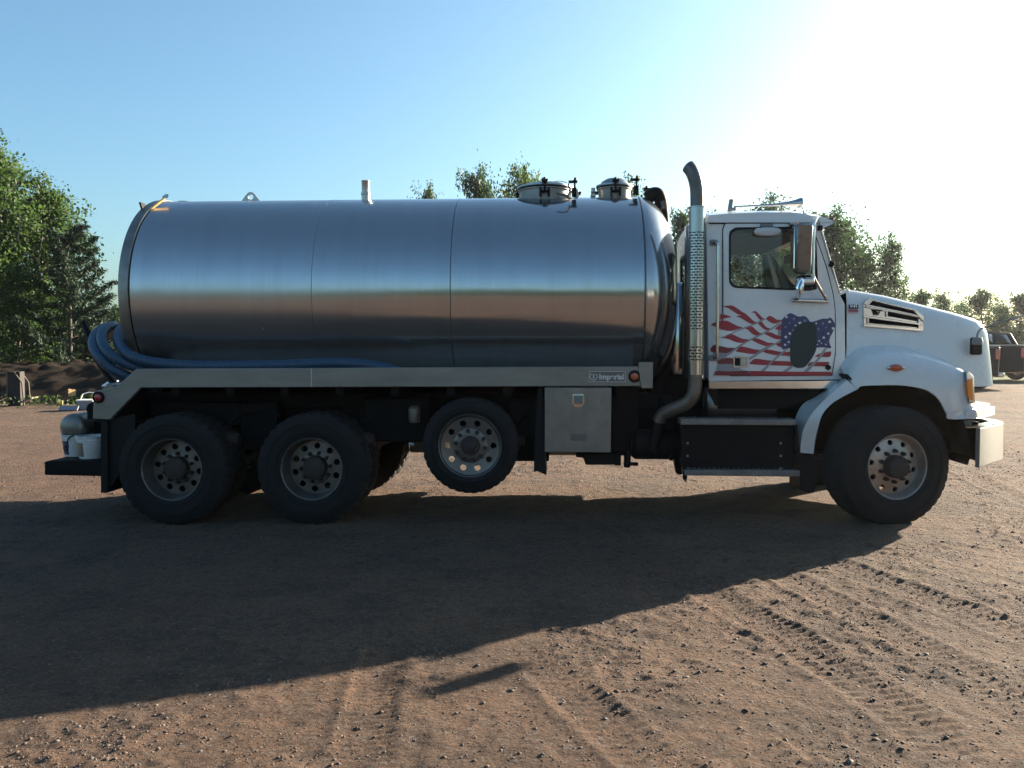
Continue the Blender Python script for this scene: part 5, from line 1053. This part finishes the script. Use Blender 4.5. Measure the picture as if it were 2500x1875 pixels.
# hood sticker
sy = .21; sp = lambda pts, d: [(a, sy - d, b) for a, b in TP(pts, sy - d)]
def stick(pts, m_, d):
    b = MB(); A = sp(pts, d); B = [(a, y + .001, c_) for a, y, c_ in A]; k = len(A); b.add(A + B, [tuple(range(k)), tuple(range(2 * k - 1, k - 1, -1))] + [(i, (i + 1) % k, (i + 1) % k + k, i + k) for i in range(k)]); return b
sk = empty('sticker', (0, 0, 0), 0, truck)
nvy = mat('sticker_navy', (0.02, 0.025, 0.06), .4); skr = mat('sticker_red', (0.32, 0.05, 0.05), .4)
for nm, pts, m_ in (('navy_band', [(2071.5, 743), (2095.5, 743.5), (2095.5, 755), (2071.5, 754.5)], nvy), ('red_band', [(2071.5, 756), (2095.5, 756.5), (2095.5, 761.5), (2071.5, 761)], skr), ('red_rule', [(2071.5, 763), (2095.5, 763.5), (2095.5, 764.5), (2071.5, 764)], skr)): stick(pts, m_, .004).build(nm, m_, sk)
a = T(2083.5, 747.5, sy - .004); text_mesh('V-H', .040, face_near(a[0], sy - .0062, a[1]), flagwhite, 'lettering', sk, extrude=.0006, bold=.0018)
# hood mirror near the nose
m0 = V(2383, 845, .33); mb = MB(); mb.obox(m0, (.11, .05, .17)); hm_ = mb.build('hood_mirror', rubberg, truck, bevel=.02)
mb = MB(); mb.lathe([(.001, -.03), (.045, -.03), (.05, .0), (.04, .04), (.001, .045)], 'z', V(2386, 834, .30), 16); mb.build('mirror_socket', grey, hm_)
mb = MB(); mb.tube(spline([V(2386, 834, .29), V(2386, 818, .29), V(2392, 806, .29), V(2404, 799, .29), V(2440, 787, .30), V(2475, 777, .32), V(2520, 766, .34), V(2555, 758, .36), V(2562, 764, .36)], 5), .009, 8); mb.tube([V(2468, 779, .31), V(2500, 785, .33), V(2556, 792, .36)], .007, 6); mb.build('mirror_arm', grey, hm_)
c = V(2562, 779, .36); mb = MB(); mb.obox(c, (.08, .15, .19)); mb.build('mirror_head', rubberg, hm_, bevel=.035, segs=3)
# bumper: thin channel with a swept-back end
o1 = V(2393, 1046, -.08); o2 = V(2450, 1029, .50); ob = V(2396, 1142, -.08)
pb = [(o1.x, -.08), (o2.x, .50), (o2.x + .06, .75), (o2.x + .06, W2 - .75), (o2.x, W2 - .50), (o1.x, W2 + .08)]
inn = [(a - .03, b + (.02 if b < YC else -.02)) for a, b in pb]
mb = MB(); mb.prism(pb + inn[::-1], ob.z, o1.z, 'xy'); bmp = mb.build('front_bumper', bumperm, truck, bevel=.006)
inn2 = [(a - .11, b + (.05 if b < YC else -.05)) for a, b in pb]; mb = MB(); mb.prism(pb + inn2[::-1], o1.z + .002, o1.z + .012, 'xy'); mb.build('bumper_flange', chrome, bmp)
mb = MB(); mb.prism(TP([(2320, 1026), (2392, 1030), (2394, 1128), (2368, 1121), (2364, 1136), (2330, 1126), (2336, 1106), (2318, 1100)], .45), .45, .62); mb.build('tow_bracket', blackm, truck, bevel=.008)
mb = MB(); mb.prism(TP([(2320, 1026), (2392, 1030), (2394, 1125), (2318, 1098)], W2 - .6), W2 - .62, W2 - .45); mb.build('tow_bracket', blackm, truck, bevel=.008)
mb = MB(); mb.box(o1.x - .30, o1.x - .05, .62, W2 - .62, .55, .85); mb.build('bumper_beam', blackm, truck, bevel=.008)
mb = MB(); mb.lathe([(.001, -.03), (.035, -.03), (.04, .03), (.001, .035)], 'x', V(2360, 1036, .3), 16); mb.build('fog_lamp', grey, truck)
# ---- door mirror
my = -.06
mg = empty('door_mirror', (0, 0, 0), 0, truck)
hpx = [(1942, 552), (1945, 546), (1978, 548), (1981, 552), (1979, 660), (1972, 668), (1948, 664), (1943, 655)]
mb = MB(); q = TP(hpx, my); q2 = [(a + (.01), b) for a, b in inset(q, .012)]; mb.prism(q, my, my + .13); qi_ = inset(q, .014); zt1, zb1 = max(p[1] for p in qi_), min(p[1] for p in qi_); ti_ = lambda z: my - .012 - .062 * (z - zb1) / (zt1 - zb1); k_ = len(qi_); mb.add([(a, ti_(b), b) for a, b in qi_] + [(a, my + .004, b) for a, b in qi_], [tuple(range(k_)), tuple(range(2 * k_ - 1, k_ - 1, -1))] + [(i, (i + 1) % k_, (i + 1) % k_ + k_, i + k_) for i in range(k_)]); o_ = mb.build('mirror_shell', mirrorback, mg, bevel=.014, segs=3)
mb = MB(); xa_, za_ = T(1940, 555, my); xb_, zb2 = T(1942, 655, my); mb.box(xa_ - .004, xa_ + .006, my + .005, my + .125, zb2, za_); mb.build('mirror_glass', mirrorm, mg)
mb = MB()
mb.tube([V(1994, 533, .16), V(1990, 540, .05), V(1986.5, 548, -.02), V(1984, 668, -.02), V(1986, 680, -.02)], .016, 10); mb.tube([V(1986, 676, -.02), V(2000, 702, .02), V(2018, 732, .14)], .013, 10); mb.tube([V(1986, 676, -.02), V(1962, 690, .02), V(1948, 732, .14)], .010, 8)
mb.tube([V(1934, 733, .16), V(2021, 735.5, .16)], .020, 10); mb.tube([V(1941, 731, .14), V(1954, 712, .06)], .014, 8); mb.tube([V(1965, 549, -.0), V(1986, 549, -.02)], .012, 8); mb.tube([V(1930, 548, .19), V(1946, 548, .0)], .022, 8); mb.build('mirror_arm', chrome, mg)
c = V(1951, 702, my + .02); mb = MB(); mb.lathe([(.001, -.03), (.7, -.02), (1.0, .0), (.9, .02), (.001, .04)], 'x', (0, 0, 0), 24); Mx = Matrix.Translation(c) @ Matrix.Rotation(R(8), 4, 'Y'); mb.v = [tuple(Mx @ Vector((a, b * .085, c_ * .10))) for a, b, c_ in mb.v]; mb.build('convex_mirror', mirrorm, mg)
mb = MB(); mb.obox(V(1967, 686, my + .03), (.16, .05, .07)); mb.build('mirror_motor', chrome, mg, bevel=.02)
# ---- air horn on the roof
hy = .62
mb = MB(); mb.tube([V(1792, 505, hy), V(1850, 502, hy), V(1900, 499.5, hy), V(1925, 498, hy), V(1942, 497, hy), V(1953, 496, hy), V(1957, 496, hy)], [.009, .010, .016, .026, .040, .053, .055], 20); mb.build('air_horn', chrome, truck)
mb = MB(); mb.obox(V(1783, 502, hy), (.035, .06, .12), Matrix.Rotation(R(8), 3, 'Y')); mb.obox(V(1908, 507, hy), (.02, .03, .05)); mb.obox(V(1790, 511, hy), (.05, .04, .03)); mb.build('horn_bracket', grey, truck, bevel=.004)

# ================================================================== LOOSE THINGS ON THE TRUCK
def ribbed(path, r, name, label, group=None):
    P = spline(path, 10); out = [P[0]]; step = .011                   # even spacing, alternating radius = corrugation
    acc = 0; pts = [P[0]]
    for i in range(1, len(P)):
        seg = P[i] - P[i - 1]; L_ = seg.length; d = step - acc
        while d < L_: pts.append(P[i - 1] + seg * (d / L_)); d += step
        acc = (acc + L_) % step
    rad = [r if k % 4 < 2 else r - .0035 for k in range(len(pts))]
    b = MB(); b.tube(pts, rad, 14); o = b.build(name, blue, None, smooth=60, M=TM.copy()); tag(o, label, 'hose', group); return o
G_ = 'blue suction hoses looped round the tank'
ribbed([V(980, 910, .10), V(945, 900, .09), V(880, 889, .09), V(800, 886.5, .09), V(700, 891, .09), V(560, 893, .09), V(470, 893, .08), V(400, 888, .06), V(360, 882, .05), V(325, 871, .06), V(302, 855, .12), V(290, 835, .28), V(290, 815, .5), V(297, 803, .8), V(302, 800, 1.3), V(300, 804, 1.9), V(302, 818, 2.3), V(420, 852, 2.38), V(560, 857, 2.40)], .054, 'suction_hose', 'blue corrugated hose, uppermost and innermost loop lying along the rail beside the tank', G_)
ribbed([V(420, 915, .18), V(365, 905, .15), V(320, 892, .10), V(280, 874, .06), V(258, 852, .10), V(249, 828, .28), V(254, 808, .55), V(270, 797, .9), V(280, 796, 1.4), V(284, 806, 1.9), V(290, 818, 2.2), V(420, 856, 2.40)], .054, 'suction_hose', 'blue corrugated hose, middle of the three loops behind the tank', G_)
ribbed([V(390, 945, .20), V(345, 932, .17), V(307, 917, .12), V(271, 899, .07), V(244, 872, .08), V(229, 845, .22), V(233, 820, .5), V(250, 803, .85), V(264, 799, 1.3), V(270, 806, 1.8), V(276, 822, 2.15), V(400, 862, 2.42)], .054, 'suction_hose', 'blue corrugated hose, outermost and lowest loop hanging over the rear hook', G_)
def bucket(px, py, y, label, dirty):
    x, z = T(px, py, y); h = .225; g = empty('bucket', TM @ Vector((x, y, zdk + .002)), -YAW); tag(g, label, 'bucket', 'white buckets on the rear deck')
    b = MB(); b.lathe([(.001, 0), (.118, 0), (.122, .006), (.142, h * .80), (.150, h * .81), (.150, h * .85), (.144, h * .86), (.147, h * .94), (.153, h * .95), (.153, h), (.141, h), (.118, .012), (.001, .012)], 'z', (0, 0, 0), 36); b.v = [(p[0] * .62, p[1] * .62, p[2]) for p in b.v] if False else b.v
    b.build('body', bucketm, g); b = MB(); b.tube([(.152 * math.cos(u), -.152 * math.sin(u) * .4 - .0, h * .9 - .09 * math.sin(u)) for u in [math.pi * k / 14 for k in range(15)]], .004, 6); b.build('handle', blackm, g)
    b = MB(); a0, a1 = R(215), R(262)
    for k in range(12):
        u, w_ = a0 + (a1 - a0) * k / 12, a0 + (a1 - a0) * (k + 1) / 12
        b.add([((.1245 + .016 * f) * math.cos(t), (.1245 + .016 * f) * math.sin(t), h * (.1 + .62 * f)) for t, f in ((u, 0), (w_, 0), (w_, 1), (u, 1))], [(0, 1, 2, 3)])
    b.build('print_band', bluetape if not dirty else MATS['dusty_tool_box_steel'], g)
    return g
bucket(190, 1110, .42, 'white bucket with blue print, left one at the edge of the rear bumper deck', False)
bucket(226, 1110, .26, 'dirty white bucket beside the rear mud flap, right one of the two', True)
# ================================================================== PARKED PICKUPS
carpaint = mat('black_car_paint', (0.006, 0.0065, 0.008), .35, spec=.3); carp2 = mat('grey_car_paint', (0.006, 0.007, 0.009), .5, spec=.25)
def pickup(px, py, Yd, rz, paint, label):
    p = at(px, py, Yd); g = empty('pickup_truck', (p.x, Yd, GROUNDZ(p.x, Yd)), rz); tag(g, label, 'pickup truck', 'dark pickups parked behind the hood')
    # built nose toward -x, tail at x = 0
    b = MB(); b.prism([(0, .55), (0.02, 1.36), (-2.0, 1.38), (-2.02, 1.39), (-4.1, 1.36), (-5.5, 1.24), (-5.75, 1.02), (-5.78, .5), (-5.25, .42), (-5.2, .75), (-4.85, .95), (-4.5, .75), (-4.45, .42), (-1.75, .42), (-1.7, .75), (-1.3, .95), (-.95, .75), (-.9, .5)], -.97, .97); b.build('body', paint, g, bevel=.06, segs=3)
    b = MB(); A = [(-1.98, 1.36), (-2.22, 1.90), (-3.55, 1.95), (-4.35, 1.34)]; n_ = 4
    lo = [(x, s_ * (.93 if z < 1.5 else .74), z) for s_ in (-1, 1) for x, z in A]; b.add(lo, [(0, 1, 2, 3), (7, 6, 5, 4), (0, 4, 5, 1), (1, 5, 6, 2), (2, 6, 7, 3), (3, 7, 4, 0)]); b.build('cab', paint, g, bevel=.05, segs=3)
    for s_ in (-1, 1):
        b = MB(); f = lambda x, z: (x, s_ * (.938 - (z - 1.36) * .345), z)
        for q in ([(-2.25, 1.44), (-2.42, 1.82), (-2.85, 1.85), (-2.85, 1.44)], [(-2.95, 1.44), (-2.95, 1.85), (-3.48, 1.86), (-3.98, 1.44)]): b.add([f(x, z) for x, z in q], [(0, 1, 2, 3)])
        b.build('side_window', tintglass, g, solid=.012)
        b = MB(); b.box(-.13, .012, s_ * .955 - .03, s_ * .955 + .03, .98, 1.30); b.build('tail_light', red, g, bevel=.02)
        for xw in (-1.32, -4.86):
            wgp = empty('wheel', (xw, s_ * .86, .38), 0, g); b = MB(); b.lathe([(.21, -.12), (.36, -.12), (.385, -.09), (.385, .09), (.36, .12), (.21, .12)], 'y', (0, 0, 0), 28); b.build('tyre', rubber, wgp); b = MB(); b.lathe([(.215, -.11), (.2, -.05), (.06, -.06), (.06, .06), (.2, .05), (.215, .11)], 'y', (0, 0, 0), 20); b.build('rim', alu, wgp)
        b = MB(); b.box(-2.02, -1.98 + 2.0, s_ * .90 - .04, s_ * .90 + .04, 1.375, 1.405); b.build('bed_rail', alu, g, bevel=.012)
    b = MB(); b.box(-.005, .02, -.70, .70, .72, 1.33); b.build('tailgate', paint, g, bevel=.02); b = MB(); b.box(-.02, .16, -.95, .95, .48, .62); b.build('rear_bumper', chrome, g, bevel=.03)
    b = MB(); b.add([(-2.0, -.80, 1.45), (-2.0, .80, 1.45), (-2.21, .70, 1.82), (-2.21, -.70, 1.82)], [(0, 1, 2, 3)]); b.build('rear_window', tintglass, g, solid=.012)
    for s_ in (-1,): b = MB(); b.obox((-3.9, s_ * 1.06, 1.30), (.10, .2, .16)); b.build('door_mirror', paint, g, bevel=.02)
    return g
pickup(2464, 945, 27.5, R(-6), carp2, 'dark grey pickup with crew cab, its bed running to the right edge of the photo')
pickup(2398, 955, 25.0, R(-4), carpaint, 'black pickup nearly hidden by the truck nose, only its red tail light showing')
pickup(2590, 940, 33.5, R(-8), carp2, 'dark vehicle whose roof just shows behind the grey pickup bed')

# ================================================================== SCRAP AT THE FOOT OF THE MOUND
woodm = mat('weathered_wood', (0.17, 0.135, 0.10), .85, var=.5, vscale=7, bump=.2, bscale=20); rustm = mat('dark_rusty_steel', (0.022, 0.018, 0.016), .75, var=.5, vscale=8); tanm = mat('tan_board', (0.36, 0.22, 0.09), .7, var=.4, vscale=6); whitep = mat('white_plastic', (0.72, 0.72, 0.72), .5); greyp = mat('grey_panel', (0.22, 0.22, 0.26), .55, var=.3, vscale=4)
def yard(px, py, dz=0.0):
    r_ = ray(px, py); z = .06
    for _ in range(6): p = CP + r_ * ((z - CAM_H) / r_.z); z = GROUNDZ(p.x, p.y)
    return Vector((p.x, p.y, z))
s = yard(44, 990); sc_ = s.y / F
st = empty('scrap_stand', s, R(12)); tag(st, 'dark upright steel box with a bent pale post and plank ledges by the mound', 'scrap stand')
b = MB(); b.box(-.20, .13, -.18, .18, .0, 83 * sc_); b.build('box', rustm, st, bevel=.01)
b = MB(); b.tube([(.22, -.2, 0), (.18, -.2, 56 * sc_), (-.01, -.2, 82 * sc_)], .022, 8); b.tube([(.22, .3, 0), (.18, .3, 56 * sc_), (-.01, .3, 82 * sc_)], .022, 8); b.build('post', woodm, st)
b = MB(); b.obox((.30, -.05, 14 * sc_), (.34, .55, .035), Matrix.Rotation(R(-22), 3, 'Y')); b.build('plank', woodm, st); b = MB(); b.obox((-.42, -.05, 17 * sc_), (.52, .55, .035), Matrix.Rotation(R(-28), 3, 'Y')); b.build('plank', woodm, st)
b = MB(); b.tube([(-.2, -.2, 80 * sc_), (-.7, -.2, 80 * sc_)], .014, 6); b.tube([(-.2, -.2, .3), (-.2, -.2, 80 * sc_)], .014, 6); b.build('rail', woodm, st)
s = yard(176, 985); g = empty('tilted_board', s, R(48)); tag(g, 'tan wooden board tilted up on the scrap heap', 'board')
b = MB(); b.obox((0, 0, .30), (.20, .03, .28), Matrix.Rotation(R(-40), 3, 'X') @ Matrix.Rotation(R(14), 3, 'Y')); b.build('panel', tanm, g); b = MB(); b.tube([(0, 0, .0), (.02, .02, .17)], .02, 6); b.tube([(.08, 0, .0), (.06, 0, .16)], .02, 6); b.tube([(0, 0, .38), (.05, .02, .43)], .012, 6); b.build('leg', rustm, g)
s = yard(168, 1003); b = MB(); b.obox((0, 0, .07), (.52, .03, .14), Matrix.Rotation(R(-35), 3, 'X')); o = b.build('grey_sheet', greyp, bevel=.004); o.location = s; o.rotation_euler = (0, 0, R(-6)); tag(o, 'flat grey panel leaning at the foot of the scrap heap', 'panel')
s = yard(146, 990); b = MB(); b.obox((0, 0, .07), (.16, .2, .14), Matrix.Rotation(R(20), 3, 'Z')); o = b.build('wooden_block', tanm, bevel=.006); o.location = s; tag(o, 'small tan wooden block behind the grey panel', 'block')
s = yard(250, 985); g = empty('white_box', s + Vector((0, .5, 0)), R(-25)); tag(g, 'bright white box with open flap on top of the heap beside the truck rear', 'box')
b = MB(); b.box(-.16, .14, -.16, .16, .36, .48); b.build('body', mat('box_cardboard', (0.10, 0.075, 0.065), .8), g); b = MB(); b.obox((0, 0, .57), (.36, .34, .03), Matrix.Rotation(R(28), 3, 'X')); b.build('lid', whitep, g)
b = MB(); b.box(-.30, .30, -.25, .25, 0, .20); b.box(-.24, .22, -.2, .2, .20, .36); b.build('base', rustm, g, bevel=.02)
s = yard(212, 1000); g = empty('scrap_bin', s, R(10)); tag(g, 'grey scrap bin with white edge next to the truck tail light', 'bin'); b = MB(); b.box(-.18, .2, -.2, .2, 0, .24); b.build('body', greyp, g, bevel=.01); b = MB(); b.box(-.2, .22, -.22, .22, .24, .27); b.build('rim', whitep, g); b = MB(); b.tube([(-.15, 0, .27), (-.1, .05, .42), (.05, .05, .46), (.2, .1, .44)], .012, 6); b.build('pipe', whitep, g)
